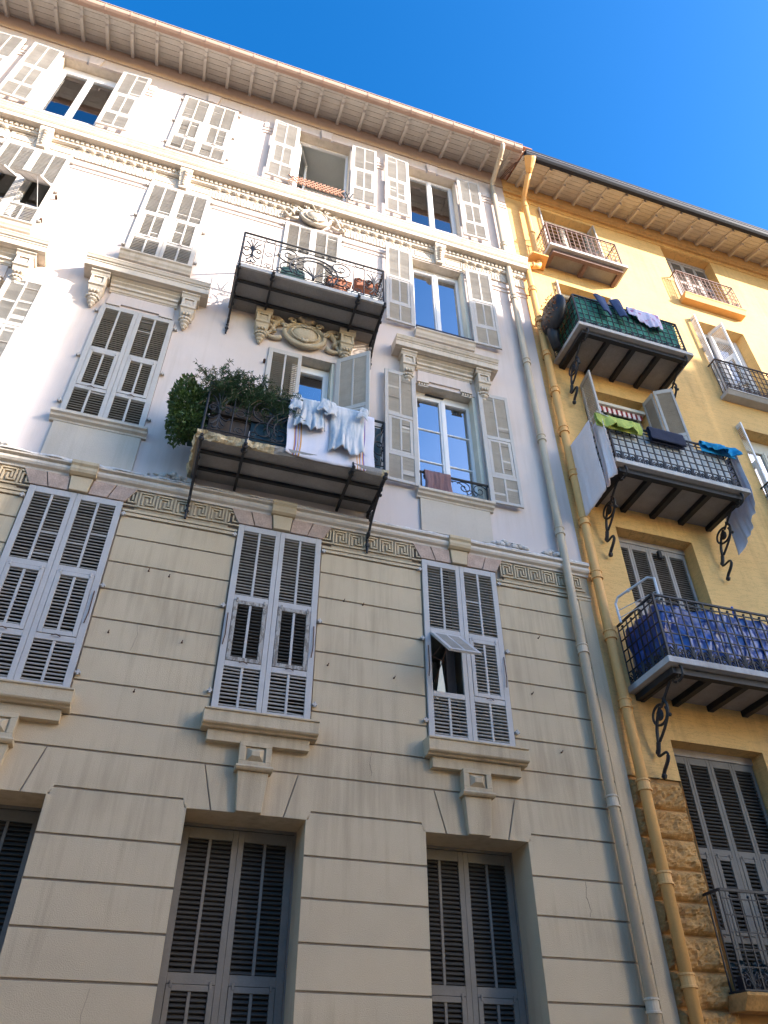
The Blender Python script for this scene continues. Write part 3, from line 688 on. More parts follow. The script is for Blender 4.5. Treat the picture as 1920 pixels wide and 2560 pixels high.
MB().box(3.168, 3.478, .16, .20, 5.25, 5.6).build('casement_rail', BROWNB, CB)
# tilted pane catching the sky
mb = MB(); mb.extr([(3.29, .09, 5.84), (3.445, .13, 5.94), (3.40, .13, 6.42)], (.0, .008, 0)); mb.build('pane', GLASSM, CB)
for pts in ([(-.44, -.001, 6.2), (-.405, -.001, 6.05), (-.42, -.001, 5.95), (-.44, -.001, 5.81)], [(2.42, -.001, 5.0), (2.40, -.001, 4.86), (2.43, -.001, 4.70)], [(4.95, -.001, 3.81), (4.93, -.001, 3.65), (4.96, -.001, 3.52), (4.94, -.001, 3.44)], [(-.1, -.001, 2.6), (-.13, -.001, 2.4), (-.11, -.001, 2.3)]):
    q_ = [Vector(a)+(Vector(b)-Vector(a))*k/5+Vector((mnoise.noise(Vector((a[0]*9, k, a[2]*5)))*.012, 0, 0)) for a, b in zip(pts, pts[1:]) for k in range(5)]
    MB().tube(q_, .0022, 4).build('crack', GROOVE, CB)

# second floor: window surrounds
def pediment(c, half, zt, m=TRIM):
    MB().prof(c-half, c+half, [(.0, zt-.24), (-.20, zt-.24), (-.205, zt-.235), (-.265, zt-.225), (-.27, zt-.115), (-.285, zt-.105), (-.285, zt-.08), (-.305, zt-.07), (-.325, zt-.03), (-.335, zt-.02), (-.335, zt), (-.30, zt+.01), (0, zt+.05)]).build('hood_cornice', m, CB, bevel=.004)
    MB().prof(c-.55, c+.55, [(.0, zt-.34), (-.075, zt-.34), (-.085, zt-.325), (-.12, zt-.30), (-.12, zt-.275), (-.16, zt-.25), (-.16, zt-.243), (0, zt-.243)]).build('bed_moulding', m, CB, bevel=.003)
    zb_ = zt-.34
    MB().prof(c-.535, c+.535, [(.0, zb_-.155), (-.035, zb_-.155), (-.045, zb_-.135), (-.06, zb_-.13), (-.075, zb_-.085), (-.105, zb_-.075), (-.105, zb_-.03), (-.0, zb_-.01)]).build('lintel_moulding', m, CB, bevel=.003)
    # frieze panel with stepped ears and guttae
    MB().prism([(c-.52, zb_-.46), (c-.30, zb_-.46), (c-.30, zb_-.40), (c+.30, zb_-.40), (c+.30, zb_-.46), (c+.52, zb_-.46), (c+.50, zb_-.157), (c-.50, zb_-.157)], -.03, .005).build('frieze_panel', PL_UP, CB, bevel=.003)
    for s in (-1, 1):
        mb = MB(); x0 = c+s*.41
        mb.box(x0-.10, x0+.10, -.05, -.0, zb_-.475, zb_-.462).box(x0-.10, x0+.10, -.03, 0, zb_-.565, zb_-.545)
        for q in (-.072, -.024, .024, .072): mb.box(x0+q-.014, x0+q+.014, -.032, 0, zb_-.53, zb_-.48)
        mb.build('guttae', m, CB)
    for s in (-1, 1): console(c+s*.715, zt-.24, m)
def console(x, zt, m=TRIM):
    mb = MB()
    mb.prof(x-.145, x+.145, [(.0, zt-.10), (-.17, zt-.10), (-.185, zt-.08), (-.20, zt-.045), (-.225, zt-.03), (-.225, zt), (0, zt)])
    mb.box(x-.115, x+.115, -.17, 0, zt-.335, zt-.10)
    for a, b, z0, z1 in ((-.115, .115, zt-.145, zt-.115), (-.115, .115, zt-.335, zt-.295), (-.115, -.075, zt-.295, zt-.145), (.075, .115, zt-.295, zt-.145)): mb.box(x+a, x+b, -.195, -.1695, z0, z1)
    b4 = [(x-.07, -.17, zt-.29), (x+.07, -.17, zt-.29), (x+.07, -.17, zt-.15), (x-.07, -.17, zt-.15)]; ap = (x, -.19, zt-.22)
    for q in range(4): mb.face([b4[q], b4[(q+1) % 4], ap])
    mb.profw(x, [(0, zt-.335, .125), (-.20, zt-.335, .125), (-.20, zt-.355, .125), (-.175, zt-.37, .11), (-.15, zt-.44, .10), (-.12, zt-.50, .09), (-.09, zt-.53, .085), (0, zt-.53, .085)])
    for q in (-.05, .0, .05): mb.ball((x+q, -.15, zt-.47), (.026, .03, .035), 6, 4)
    mb.ball((x, -.08, zt-.56), (.105, .085, .045), 10, 5); mb.ball((x, -.07, zt-.615), (.085, .075, .045), 10, 5); mb.ball((x, -.055, zt-.67), (.06, .055, .045), 8, 5); mb.ball((x, -.04, zt-.72), (.035, .04, .035), 8, 4)
    for q in range(7):
        t = pi*q/6; mb.ball((x+.095*cos(t), -.075-.075*sin(t), zt-.575), .022, 5, 3)
    return mb.build('console', m, CB, bevel=.002, fixn=True)
for i in (1, 2, 4): pediment((H2[i][0]+H2[i][1])/2-(.01 if i == 4 else 0), .985, 12.57)
console(.395, 12.46, TRIMD); console(1.865, 12.46, TRIMD)
for i in (1, 2, 4):
    h = H2[i]; c = (h[0]+h[1])/2
    MB().prof(c-.635, c+.635, [(.0, 9.045), (-.045, 9.045), (-.055, 9.07), (-.10, 9.09), (-.115, 9.12), (-.15, 9.135), (-.155, 9.175), (-.02, 9.215), (.0, 9.215)]).build('sill', TRIM, CB, bevel=.003)
    MB().box(c-.575, c+.575, -.04, .0, 8.42, 9.043).build('apron_panel', APRON, CB, bevel=.004)
for i in (0, 1, 2, 4):
    h = H3[i]; c = (h[0]+h[1])/2
    MB().prof(c-.60, c+.60, [(.0, 13.03), (-.06, 13.03), (-.075, 13.06), (-.10, 13.09), (-.12, 13.15), (-.15, 13.17), (-.15, 13.2), (-.0, 13.24)]).build('sill', TRIM, CB, bevel=.003)
# cartouche over the balcony door and another in the frieze above
def cartouche(x, z, s, m, y0=0):
    mb = MB()
    def B(a, b, d, r): mb.ball((x+a*s, y0-d*s, z+b*s), tuple(q*s for q in r), 12, 7)
    B(0, 0, .05, (.36, .12, .29)); B(0, -.02, .12, (.235, .10, .175))
    mb.tube([(x+.355*s*cos(t), y0-.10*s, z+.275*s*sin(t)) for t in [2*pi*k/24 for k in range(24)]], .045*s, 7, True)
    mb.tube([(x+.245*s*cos(t), y0-.16*s, z-.02*s+.185*s*sin(t)) for t in [2*pi*k/24 for k in range(24)]], .018*s, 6, True)
    for q in range(-4, 5):
        a = radians(90+q*17); mb.tube([(x+.02*s*cos(a), y0-.12*s, z+(.26+.02*sin(a))*s), (x+.13*s*cos(a), y0-.20*s, z+(.28+.14*sin(a))*s), (x+.17*s*cos(a), y0-.14*s, z+(.28+.23*sin(a))*s)], [.02*s, .035*s, .022*s], 6)
    for sg in (-1, 1):
        for cx, cz, r in ((.24, .27, .07), (.13, .37, .06), (.36, .08, .055)): mb.tube([(x+sg*(cx*s+a), y0-.15*s, z+cz*s+b) for a, b in spiral(0, 0, r*s, r*.25*s, 0, 420, 18)], .022*s, 6)
        mb.tube([(x+sg*u*s, y0-.08*s, z+v*s) for u, v in bez((.40, .22), (.52, .42), (.66, .34), (.60, .2))], [.05*s*(1-.06*k) for k in range(11)], 6)
        mb.tube([(x+sg*u*s, y0-.06*s, z+v*s) for u, v in bez((.45, .25), (.62, .1), (.5, -.1), (.75, -.22))], [.055*s*(1-.07*k) for k in range(11)], 6)
        mb.tube([(x+sg*u*s, y0-.05*s, z+v*s) for u, v in bez((.40, -.14), (.55, -.28), (.68, -.12), (.82, -.05))], [.05*s*(1-.07*k) for k in range(11)], 6)
        for u, v in ((.50, .30), (.56, .2), (.62, .08), (.55, -.02), (.66, -.17), (.72, -.1)): B(sg*u, v, .06, (.06, .06, .04))
    for q in range(5):
        a = radians(30+q*30); mb.tube([(x, y0-.215*s, z+.08*s), (x+.13*s*cos(a), y0-.225*s, z+(.08+.05*sin(a))*s)], [.022*s, .01*s], 5)
    mb.tube([(x-.05*s+.1*s*k/4, y0-.17*s, z-(.19+.012*k*(4-k))*s) for k in range(5)], .03*s, 6)
    return mb.build('cartouche', m, CB, smooth=True)
cartouche(1.13, 12.13, .98, TRIMD); cartouche(1.10, 16.02, .86, TRIM, -.02)

# third floor frieze and main cornice
MB().prof(XW, 5.88, [(.0, 16.12), (-.06, 16.12), (-.065, 16.135), (-.085, 16.14), (-.085, 16.295), (-.215, 16.305), (-.22, 16.315), (-.22, 16.42), (-.235, 16.43), (-.225, 16.44), (-.25, 16.475), (-.255, 16.52), (-.235, 16.535), (-.25, 16.55), (-.275, 16.60), (-.285, 16.61), (-.285, 16.655), (-.25, 16.66), (0, 16.78)]).build('main_cornice', TRIM, CB, bevel=.004)
mb = MB()
k = 0; x = XW+.05
while x < 5.80:
    if not (.55 < x < 1.6): mb.box(x, x+.052, -.115, -.083, 16.20, 16.28)
    x += .091
mb.build('dentils', TRIM, CB)['kind'] = 'stuff'
mb = MB(); wz = .187
mb.box(.004, wz-.004, -.028, .0, 15.80, 16.12)
mb.tube([(.035, -.03, 15.80), (.035, -.03, 16.0), (.05, -.03, 16.05), (wz/2, -.03, 16.075), (wz-.05, -.03, 16.05), (wz-.035, -.03, 16.0), (wz-.035, -.03, 15.80)], .012, 5)
mb.ball((wz/2, -.045, 16.13), (.078, .055, .045), 9, 5)
for q in range(4): mb.ball((wz/2, -.035, 16.0-.045*q), (.017-.003*q, .014, .02), 5, 3)
mb.tube([(wz/2, -.03, 15.85), (wz/2, -.03, 15.81)], .006, 4)
fl_ = mb.build('frieze_flute', TRIM, CB, smooth=False); base = WORLD[fl_.name].copy(); first = True
for (a, b) in ((-6.1, -4.75), (-3.56, -2.09), (-.99, .50), (1.72, 3.22), (4.36, 5.80)):
    n = int(round((b-a)/wz)); 
    for q in range(n):
        o = base+Vector((a+(b-a-n*wz)/2+q*wz, 0, 0))
        if first: fl_.location = o-WORLD[CB.name]; WORLD[fl_.name] = o; first = False
        else: inst(fl_, CB, o)
for a, b in spans([(h[0]-.04, h[1]+.04) for h in H3], XW, XE+.01):
    for z0, z1, d in ((15.57, 15.615, -.03), (15.44, 15.49, -.022)): MB().prof(a, b, [(0, z0), (d*.6, z0), (d, z0+.012), (d, z1-.008), (0, z1)]).build('frieze_moulding', PL_UP, CB)
for i in (0, 1, 2, 4):       # lintel panels with scrolled keystones
    h = H3[i]; c = (h[0]+h[1])/2+(.03 if i == 4 else 0)
    MB().box(c-.585, c+.585, -.02, 0, 15.77, 16.12).build('lintel_panel', TRIM, CB, bevel=.003)
    for s in (-1, 1):
        mb = MB(); x0, x1 = sorted((c+s*.16, c+s*.53))
        for a, b, z0, z1 in ((x0, x1, 15.85, 15.865), (x0, x1, 16.06, 16.075), (x0, x0+.015, 15.866, 16.059), (x1-.015, x1, 15.866, 16.059)): mb.box(a, b, -.034, -.0195, z0, z1)
        mb.build('panel_moulding', TRIM, CB)
    mb = MB(); mb.profw(c, [(0, 15.78, .075), (-.07, 15.78, .075), (-.09, 15.84, .08), (-.10, 15.95, .09), (-.14, 16.06, .105), (-.16, 16.14, .115), (-.20, 16.2, .12), (-.20, 16.29, .12), (0, 16.29, .12)])
    for q in range(6): mb.ball((c, -.10-.012*q-(.02 if q > 3 else 0), 15.86+.062*q), (.035+.004*q, .04, .028), 7, 4)
    for s in (-1, 1): mb.tube([(c+s*(.10+.0), y, z) for y, z in [(-.15+a, 16.2+b) for a, b in spiral(0, 0, .05, .012, 0, 420, 14)]], .014, 5)
    mb.build('scroll_keystone', TRIM, CB, fixn=True)
# fourth floor lintels and strips
for h in H4:
    c = (h[0]+h[1])/2
    MB().extr([(c-.11, 0, 19.80), (c+.11, 0, 19.80), (c+.15, 0, 20.16), (c-.15, 0, 20.16)], (0, -.07, 0)).build('keystone', PL_UP, CB, bevel=.005, fixn=True)
    for s in (-1, 1): MB().box(*sorted((c+s*.16, c+s*.66)), -.045, 0, 19.825, 19.90).build('lintel_moulding', PL_UP, CB, bevel=.004)
    for x0 in (h[0]-.012,): pass
for a, b in spans([(h[0]-.62, h[1]+.62) for h in H4], XW, XE-.02):
    if b-a > .12:
        MB().box(a, b, -.03, 0, 19.50, 19.74).build('frieze_block', PL_UP, CB, bevel=.004)
        MB().prof(a, b, [(0, 19.24), (-.02, 19.24), (-.035, 19.27), (-.035, 19.285), (0, 19.30)]).build('frieze_moulding', PL_UP, CB)
        MB().prof(a, b, [(0, 19.36), (-.025, 19.36), (-.045, 19.40), (-.045, 19.415), (0, 19.42)]).build('frieze_moulding', PL_UP, CB)
for a, b in spans([(h[0], h[1]) for h in H4], XW, XE): pass

# shutters of the upper floors
def pair(hl, ol, orr, seed, y=-.018, yo=-.075, zlo=.0, zhi=.10, dm=.02, smc=SLAT, **kw):
    """ol / orr: opening angle of left and right leaf (None leaves it out)"""
    w_ = (hl[1]-hl[0])/2-.006
    for s, a, hx in ((1, ol, hl[0]), (-1, orr, hl[1])):
        if a is None: continue
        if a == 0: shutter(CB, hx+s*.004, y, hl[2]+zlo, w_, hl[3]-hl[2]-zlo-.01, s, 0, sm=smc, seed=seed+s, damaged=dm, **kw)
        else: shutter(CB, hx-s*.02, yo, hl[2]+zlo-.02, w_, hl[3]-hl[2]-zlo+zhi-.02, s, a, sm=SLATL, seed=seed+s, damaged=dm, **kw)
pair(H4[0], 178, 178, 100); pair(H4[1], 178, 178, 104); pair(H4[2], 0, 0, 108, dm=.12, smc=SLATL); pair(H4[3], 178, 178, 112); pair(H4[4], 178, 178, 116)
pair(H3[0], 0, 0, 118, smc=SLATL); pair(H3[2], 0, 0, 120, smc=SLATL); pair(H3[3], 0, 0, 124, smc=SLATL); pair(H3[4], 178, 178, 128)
pair(H2[0], 0, 0, 130); pair(H2[1], 178, 178, 132, dm=.15); pair(H2[2], 0, 0, 136, dm=.03); pair(H2[4], 178, 178, 140, dm=.08)
w_ = .564
shutter(CB, .574, -.012, 8.74, w_, 2.96, 1, 0, seed=144)
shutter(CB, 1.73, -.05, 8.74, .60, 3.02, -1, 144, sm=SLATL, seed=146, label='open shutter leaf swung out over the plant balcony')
# third floor, left-hand window: flaps of both leaves pushed outwards
h = H3[1]; w_ = (h[1]-h[0])/2-.006
for s, hx in ((1, h[0]), (-1, h[1])):
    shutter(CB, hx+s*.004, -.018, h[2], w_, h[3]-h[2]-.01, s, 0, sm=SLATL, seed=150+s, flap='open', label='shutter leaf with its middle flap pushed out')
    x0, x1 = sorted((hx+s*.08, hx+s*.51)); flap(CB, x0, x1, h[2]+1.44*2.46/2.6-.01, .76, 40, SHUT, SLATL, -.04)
MB().tube([(h[1]-.10, -.03, 13.85), (h[1]-.14, -.50, 14.08)], .006, 5).build('flap_stay', WHITE, CB)
hinge_bits(CB, [(hh[q]+s*.035, .0, hh[2]+k) for hh in (H4[2], H3[1], H3[2], H3[3], H2[2]) for q, s in ((0, -1), (1, 1)) for k in (.2, 1.2, 2.3)], SHUT)
for hh in (H3[2], H3[3], H2[2], H4[2], H2[0], H3[0]):
    MB().box(hh[0]-.05, hh[1]+.05, .30, .34, hh[2]-.05, hh[3]+.05).build('inner_panel', BROWNB, CB)
# shutter stops on the wall
for x, z in ((4.41, 10.45), (4.41, 11.55), (4.41, 9.5), (4.45, 14.55), (4.45, 15.6), (4.45, 13.5), (.53, 11.3), (-3.50, 10.5), (-3.5, 13.5), (-3.47, 14.3)):
    MB().box(x-.02, x+.02, -.06, 0, z-.012, z+.012).ball((x, -.06, z), .025, 6, 4).build('shutter_stop', RUST, CB)
# windows
RY = .19
window(CB, H4[1][0], H4[1][1], H4[1][2], H4[1][3], RY, top=.24, gm=GLASS)
window(CB, H4[4][0], H4[4][1], H4[4][2], H4[4][3], RY, gm=GLASS)
window(CB, H4[0][0], H4[0][1], H4[0][2], H4[0][3], RY)
h = H4[3]; window(CB, h[0], h[1], h[2], h[3], RY, open_left=True, side=.07)
# the ajar sash
mb = MB(); 
for a, b, c, d in ((0, .055, 0, 2.43), (.485, .54, 0, 2.43), (.0555, .4845, 0, .06), (.0555, .4845, 2.37, 2.43)): mb.box(a, b, -.02, .025, c, d)
sash = mb.build('open_sash', WHITE, CB); sash.data.transform(Matrix.Translation(WORLD[sash.name])); sash.location = Vector((h[0]+.06, RY+.05, 17.31))-WORLD[CB.name]; sash.rotation_euler = (0, 0, radians(62)); WORLD[sash.name] = Vector((h[0]+.06, RY+.05, 17.31))
MB().box(.05, .49, 0, .006, .05, 2.38).build('pane', GLASS, sash, local=True)
mb = MB(); mb.box(h[0]-.3, h[1]+.3, 1.2, 1.27, 19.6, 19.68).build('ceiling_moulding', WHITE, CB)
window(CB, H3[1][0], H3[1][1], H3[1][2], H3[1][3], RY, gm=GLASS)
window(CB, H3[4][0], H3[4][1], H3[4][2], H3[4][3], RY, bars=0, gm=GLASSB, top=.10)
window(CB, H2[1][0], H2[1][1], H2[1][2], H2[1][3], RY)
window(CB, H2[4][0], H2[4][1], H2[4][2], H2[4][3], RY, bars=2, gm=GLASSB, top=.12)
window(CB, 1.02, 1.66, 8.76, 11.70, RY+.01, bars=2, gm=GLASSB, top=.12, solo=True)
MB().box(3.4, 3.75, .145, .18, 11.685, 11.70).build('vent_slot', IRON, CB)
MB().box(H2[4][1]-.055, H2[4][1]-.001, .01, .185, 9.25, 11.74).build('reveal_post', IVORY, CB)
MB().box(H3[4][1]-.045, H3[4][1]-.001, .01, .185, 13.28, 15.73).build('reveal_post', IVORY, CB)
MB().box(1.662, 1.708, .01, .20, 8.74, 11.71).build('reveal_post', IVORY, CB)
# curtains
def curtain(x0, x1, z0, z1, y, m=CURT, amp=.03, fr=9):
    mb = MB(); mb.grid(30, 3, lambda u, v: (x0+(x1-x0)*u, y+amp*sin(fr*2*pi*u)+.3*amp*sin(23*u), z0+(z1-z0)*v)); return mb.build('curtain', m, CB, smooth=True)
curtain(3.22, 4.34, 13.3, 15.55, .3); curtain(3.2, 4.25, 9.3, 11.5, .32, NAVY); curtain(-4.7, -3.6, 17.3, 19.3, .6, CURT)
curtain(1.0, 1.7, 8.8, 11.6, .34, NAVY)
# black guard at third-floor right window and iron guard at second floor
MB().box(H3[4][0]+.01, H3[4][1]+.05, -.06, -.03, 13.30, 13.38).build('sill_guard', NAVY, CB)
mb = MB(); h = H2[4]; P = lambda u, v: (h[0]+.02+u, -.045, 9.24+v); L_ = h[1]-h[0]-.0
emit(mb, P, [(-.02, .34), (L_+.02, .34)], .022, 6); emit(mb, P, [(0, .03), (L_, .03)], .012, 5)
for u in (0, L_-.03): emit(mb, P, [(u, 0), (u, .34)], .014, 5)
for u, s in ((.15, 1), (.42, -1), (.72, 1), (.98, -1)):
    emit(mb, P, [(u+s*a, b) for a, b in spiral(0, .19, .13, .02, 150, -330, 22)], .008); emit(mb, P, [(u+s*a, b) for a, b in spiral(.08, .10, .07, .015, 0, 380, 16)], .007)
emit(mb, P, [(L_/2+.2*cos(t), .03+.26*sin(t)) for t in [pi*k/12 for k in range(13)]], .008)
mb.build('window_guard', IRON, CB)

# wall nails and hooks on the first floor wall
for x, z in ((-.45, 6.93), (-.2, 6.9), (-.72, 6.02), (.1, 6.03), (2.02, 6.98), (2.28, 6.97), (1.85, 6.02), (2.7, 5.98), (4.82, 6.92), (4.6, 6.05), (4.9, 5.3), (-.3, 5.35)):
    MB().tube([(x, .0, z), (x, -.035, z-.004), (x+.006, -.04, z+.014)], .006, 5).ball((x, -.004, z), (.013, .006, .013), 6, 4).build('wall_hook', RUST, CB)

# eaves: sloping boarded soffit, rafters, gutter
YG, ZG = -.90, 20.50
def zs_(y): return ZT+.10+(ZG-ZT-.0)*(-y)/(-YG)     # soffit plane
nb = 7
for k in range(nb):
    y0, y1 = -YG*0, 0
    ya = .05-(.95)*k/nb; yb = .05-(.95)*(k+1)/nb+.008
    MB().extr([(XW-.3, ya, zs_(ya)), (XW-.3, yb, zs_(yb)), (XW-.3, yb, zs_(yb)+.03), (XW-.3, ya, zs_(ya)+.03)], (XE+.75-XW, 0, 0)).build('soffit_board', SOFF, CB)
src = None; k = 0; x = .29-.5435*16
while x < XE+.1:
    if src is None:
        mb = MB()
        def rz(y, d): return zs_(y)-d
        mb.extr([(-.036, .0, rz(0, .0)), (-.036, 0, rz(0, .135)), (-.036, -.60, rz(-.60, .13)), (-.036, -.64, rz(-.64, .07)), (-.036, -.74, rz(-.74, .07)), (-.036, -.76, rz(-.76, .05)), (-.036, -.86, rz(-.86, .045)), (-.036, -.88, rz(-.88, .0))], (.072, 0, 0))
        src = mb.build('rafter', SOFF, CB, bevel=.004, fixn=True); base = WORLD[src.name].copy(); src.location = base+Vector((x, 0, 0))-WORLD[CB.name]
    else: inst(src, CB, base+Vector((x, 0, 0)))
    x += .5435
XG1 = 5.93
MB().prof(XW-.4, XG1, [(-.86, ZG+.03), (-.87, ZG+.0), (-.90, ZG-.015), (-.955, ZG-.01), (-1.0, ZG+.03), (-1.015, ZG+.10), (-1.015, ZG+.155), (-1.03, ZG+.16), (-1.03, ZG+.185), (-1.0, ZG+.19), (-.86, ZG+.19)]).build('gutter', GUT, CB, smooth=False)
x = -9.0; src = None
while x < 5.9:
    if src is None:
        mb = MB().prof(-.012, .012, [(-.855, ZG+.02), (-.865, ZG-.01), (-.90, ZG-.024), (-.96, ZG-.02), (-1.01, ZG+.025), (-1.024, ZG+.10), (-1.024, ZG+.155), (-.9, ZG+.155)])
        src = mb.build('gutter_joint', GUT, CB); base = WORLD[src.name].copy(); src.location = base+Vector((x, 0, 0))-WORLD[CB.name]
    else: inst(src, CB, base+Vector((x, 0, 0)))
    x += .545
mb = MB(); mb.extr([(XW-.4, -.98, ZG+.20), (XW-.4, -.98, ZG+.235), (XW-.4, 4.5, 22.95), (XW-.4, 9.5, ZG+.235), (XW-.4, 9.5, ZG+.20), (XW-.4, 4.5, 22.90)], (XE+.42-XW+.4, 0, 0)); mb.build('roof', TILE, CB)

# ---- iron balconies of the cream building
def cream_balcony(z, label, broken):
    X0, X1, YF = -.21, 2.35, -.86
    if broken:
        mb = MB(); n = 60; rr_ = random.Random(5)
        top = [(X0, YF), (X1, YF)]
        mb.box(X0, X1, YF+.07, 0, z, z+.10)
        sl_ = mb.build('balcony', SLAB, CB, bevel=.006, label=label)
        eb = MB(); prev = None; n = 110
        for k in range(n+1):
            u = k/n; x = X0-.02+(X1-X0+.04)*u; rough = 1 if u < .30 else max(.12, 1-(u-.30)*5)
            if u > .96: rough = .8
            q = lambda a, f=1: rough*(.035*mnoise.noise(Vector((x*3.1*f, a, 0)))+.022*mnoise.noise(Vector((x*11*f, a, 7)))+.010*mnoise.noise(Vector((x*31, a, 3))))
            bite = rough*.035*max(0, mnoise.noise(Vector((x*4.3, 9, 2)))+.3)
            ring_ = [(x, YF+.071, z+.0), (x, YF+.035+bite+q(1), z-.004+q(2)), (x, YF+.01+bite*1.5+q(3), z+.02+q(4)), (x, YF-.005+bite+1.3*q(5), z+.05+q(6)), (x, YF-.012+q(7), z+.085+.5*q(8)), (x, YF+.071, z+.112)]
            if prev:
                for q_ in range(5): eb.face([prev[q_], prev[q_+1], ring_[q_+1], ring_[q_]], 0 if u < .40 or u > .97 else 1)
            prev = ring_
        eb.build('broken_edge', [ROCK, SLAB], sl_)
        eb = MB(); prev = None
        for k in range(16):
            u = k/15; y = YF+.05-(YF+.05)*u; o = [rr_.uniform(-1, 1) for q in range(5)]
            ring_ = [(X0-.001, y, z-.005), (X0-.04+.02*o[0], y, z+.0+.015*o[1]), (X0-.05+.03*o[2], y, z+.06), (X0-.03+.02*o[3], y, z+.10), (X0-.001, y, z+.11)]
            if prev:
                for q in range(4): eb.face([ring_[q], ring_[q+1], prev[q+1], prev[q]])
            prev = ring_
        eb.build('broken_edge', [ROCK], sl_)
    else:
        mb = MB(); mb.box(X0, X1, YF, 0, z, z+.085); sl_ = mb.build('balcony', SLABL, CB, bevel=.006, label=label)
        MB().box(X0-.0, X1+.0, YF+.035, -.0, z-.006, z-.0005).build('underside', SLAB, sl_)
    zt = z+.10; mb = MB(); YR = YF+.03
    scroll_panel(mb, lambda u, v: (X0+.03+u, YR, zt-.02+v), X1-X0-.06, .98)
    side_panel(mb, lambda u, v: (X0+.03, -.02-u, zt-.02+v), -YR-.02, .98); side_panel(mb, lambda u, v: (X1-.03, -.02-u, zt-.02+v), -YR-.02, .98)
    mb.build('railing', IRON, sl_)
    for y in (-.60, -.27): MB().box(X0+.04, X1-.04, y-.022, y+.022, z-.05, z-.008).build('iron_beam', IRON, sl_)
    for x in (.40, 1.86):
        mb = MB(); mb.bar((x, -.01, z-.07), (x, YF+.02, z-.055), .035, .04); mb.ball((x, YF+.06, z-.05), .045, 8, 5); mb.ball((x, YF-.01, z-.045), .04, 8, 5); mb.ball((x, YF-.055, z-.03), .028, 8, 5); mb.tube([(x, YF-.05, z-.03), (x, YF-.02, z+.08), (x, YR, z+.12)], .014, 6)
        mb.build('cross_bar', IRON, sl_)
    for x in (X0+.05, X1-.03):
        mb = MB(); P = lambda u, v: (x, -u, z+v)
        mb.bar((x, -.0, z-.065), (x, YF-.01, z-.055), .035, .045)
        emit(mb, P, [(.035, .0), (.035, -.55), (.05, -.62), (.035, -.74)], .017, 6); mb.ball(P(.045, -.62), .035, 6, 4); mb.ball(P(.04, -.52), .028, 6, 4)
        emit(mb, P, bez((.84, -.07), (.62, -.10), (.30, -.16), (.06, -.50)), .019, 6)
        emit(mb, P, spiral(.14, -.20, .10, .02, 200, -250, 20), .013); emit(mb, P, spiral(.40, -.15, .07, .02, 0, 420, 18), .012); emit(mb, P, spiral(.11, -.48, .06, .015, 180, -220, 16), .012)
        emit(mb, P, spiral(.70, -.12, .05, .015, 0, 420, 14), .012); mb.ball(P(.86, -.05), .04, 8, 5); mb.ball(P(.90, -.02), .028, 6, 4)
        for q in range(7): mb.ball((x+.02*(q % 2), -.10-.10*q, z-.13-.01*(q % 3)), (.018, .035, .02), 6, 3)
        mb.build('scroll_bracket', IRON, sl_)
    return sl_
cream_balcony(12.50, 'upper iron-railed balcony in the sun, with pots', False)
cream_balcony(8.55, 'lower iron-railed balcony with broken edge, plants and hung laundry', True)

# ------------------------------------------------------------------ YELLOW BUILDING
YB = root('yellow_building', (12, 0, 0), 'ochre yellow apartment house with grid-railed balconies, right of the cream house', 'building')
YX0, YX1 = 5.803, 21.0; YY = .03; YZT = 20.62
Y1 = [(6.62, 8.10, 2.75, 5.70), (6.62, 8.10, 6.42, 9.38), (6.62, 8.08, 9.92, 12.90), (6.68, 8.14, 13.55, 16.55), (6.74, 8.30, 17.27, 19.86)]
Y2 = [(10.32, 11.9, 2.75, 5.70), (10.32, 11.88, 6.42, 9.38), (10.28, 11.86, 10.35, 12.94), (10.33, 11.86, 13.98, 16.70), (10.40, 11.96, 17.68, 19.95)]
Y3 = [(14.2, 15.7, 10.35, 12.94), (14.2, 15.7, 13.98, 16.70), (14.2, 15.7, 17.68, 19.95)]
mb = MB(); wall_faces(mb, YX0, YX1, 5.14, YZT+.1, Y1+Y2+Y3, YY); mb.build('wall', YEL, YB)
mb = MB(); wall_faces(mb, YX0, YX1, 0, 5.14, Y1+Y2, YY+.03); mb.build('lower_wall', YEDGE, YB)
mb = MB()
mb.face([(YX1, YY, 0), (YX1, 9, 0), (YX1, 9, YZT), (YX1, YY, YZT)]); mb.face([(YX0, 9, 0), (YX1, 9, 0), (YX1, 9, YZT), (YX0, 9, YZT)]); mb.face([(YX0, YY, 0), (YX0, 9, 0), (YX0, 9, YZT), (YX0, YY, YZT)]); mb.build('rear_wall', YEL, YB)
for h in Y1+Y2+Y3: reveal(YB, h, YY, .30, YEL)
for h in Y1[2:]+Y2[2:]+Y3: room(YB, h, YY+.30, .3)
# rock-faced blocks
rb = random.Random(11)
def block(x0, x1, z0, z1):
    nx, nz = int(26*min(1.2, (x1-x0)/.8))+4, 16; mb = MB(); sd = rb.uniform(0, 50)
    def fn(u, v):
        e = min(u, 1-u)*(x1-x0); f = min(v, 1-v)*(z1-z0); k = min(1, e/.045)*min(1, f/.05)
        q = Vector((x0*3+u*(x1-x0)*6, v*2.6, sd)); r = .55+.5*mnoise.noise(q)+.35*mnoise.noise(q*2.3)+.22*mnoise.noise(q*5.1)+.12*mnoise.noise(q*11)
        return (x0+(x1-x0)*u, YY+.028-max(.012, .02+.08*k*r) if k > 0 else YY+.02, z0+(z1-z0)*v)
    mb.grid(nx, nz, fn)
    mb.face([(x0, YY+.02, z0), (x0, YY+.032, z0), (x1, YY+.032, z0), (x1, YY+.02, z0)])
    return mb.build('stone_block', YSTONE, YB)
zz = 5.10
for k in range(15):
    z1 = zz-.012; z0 = zz-.345
    if z0 < 0: break
    block(5.83, 6.60, z0, z1); block(8.12, 10.30, z0, z1)
    zz -= .35
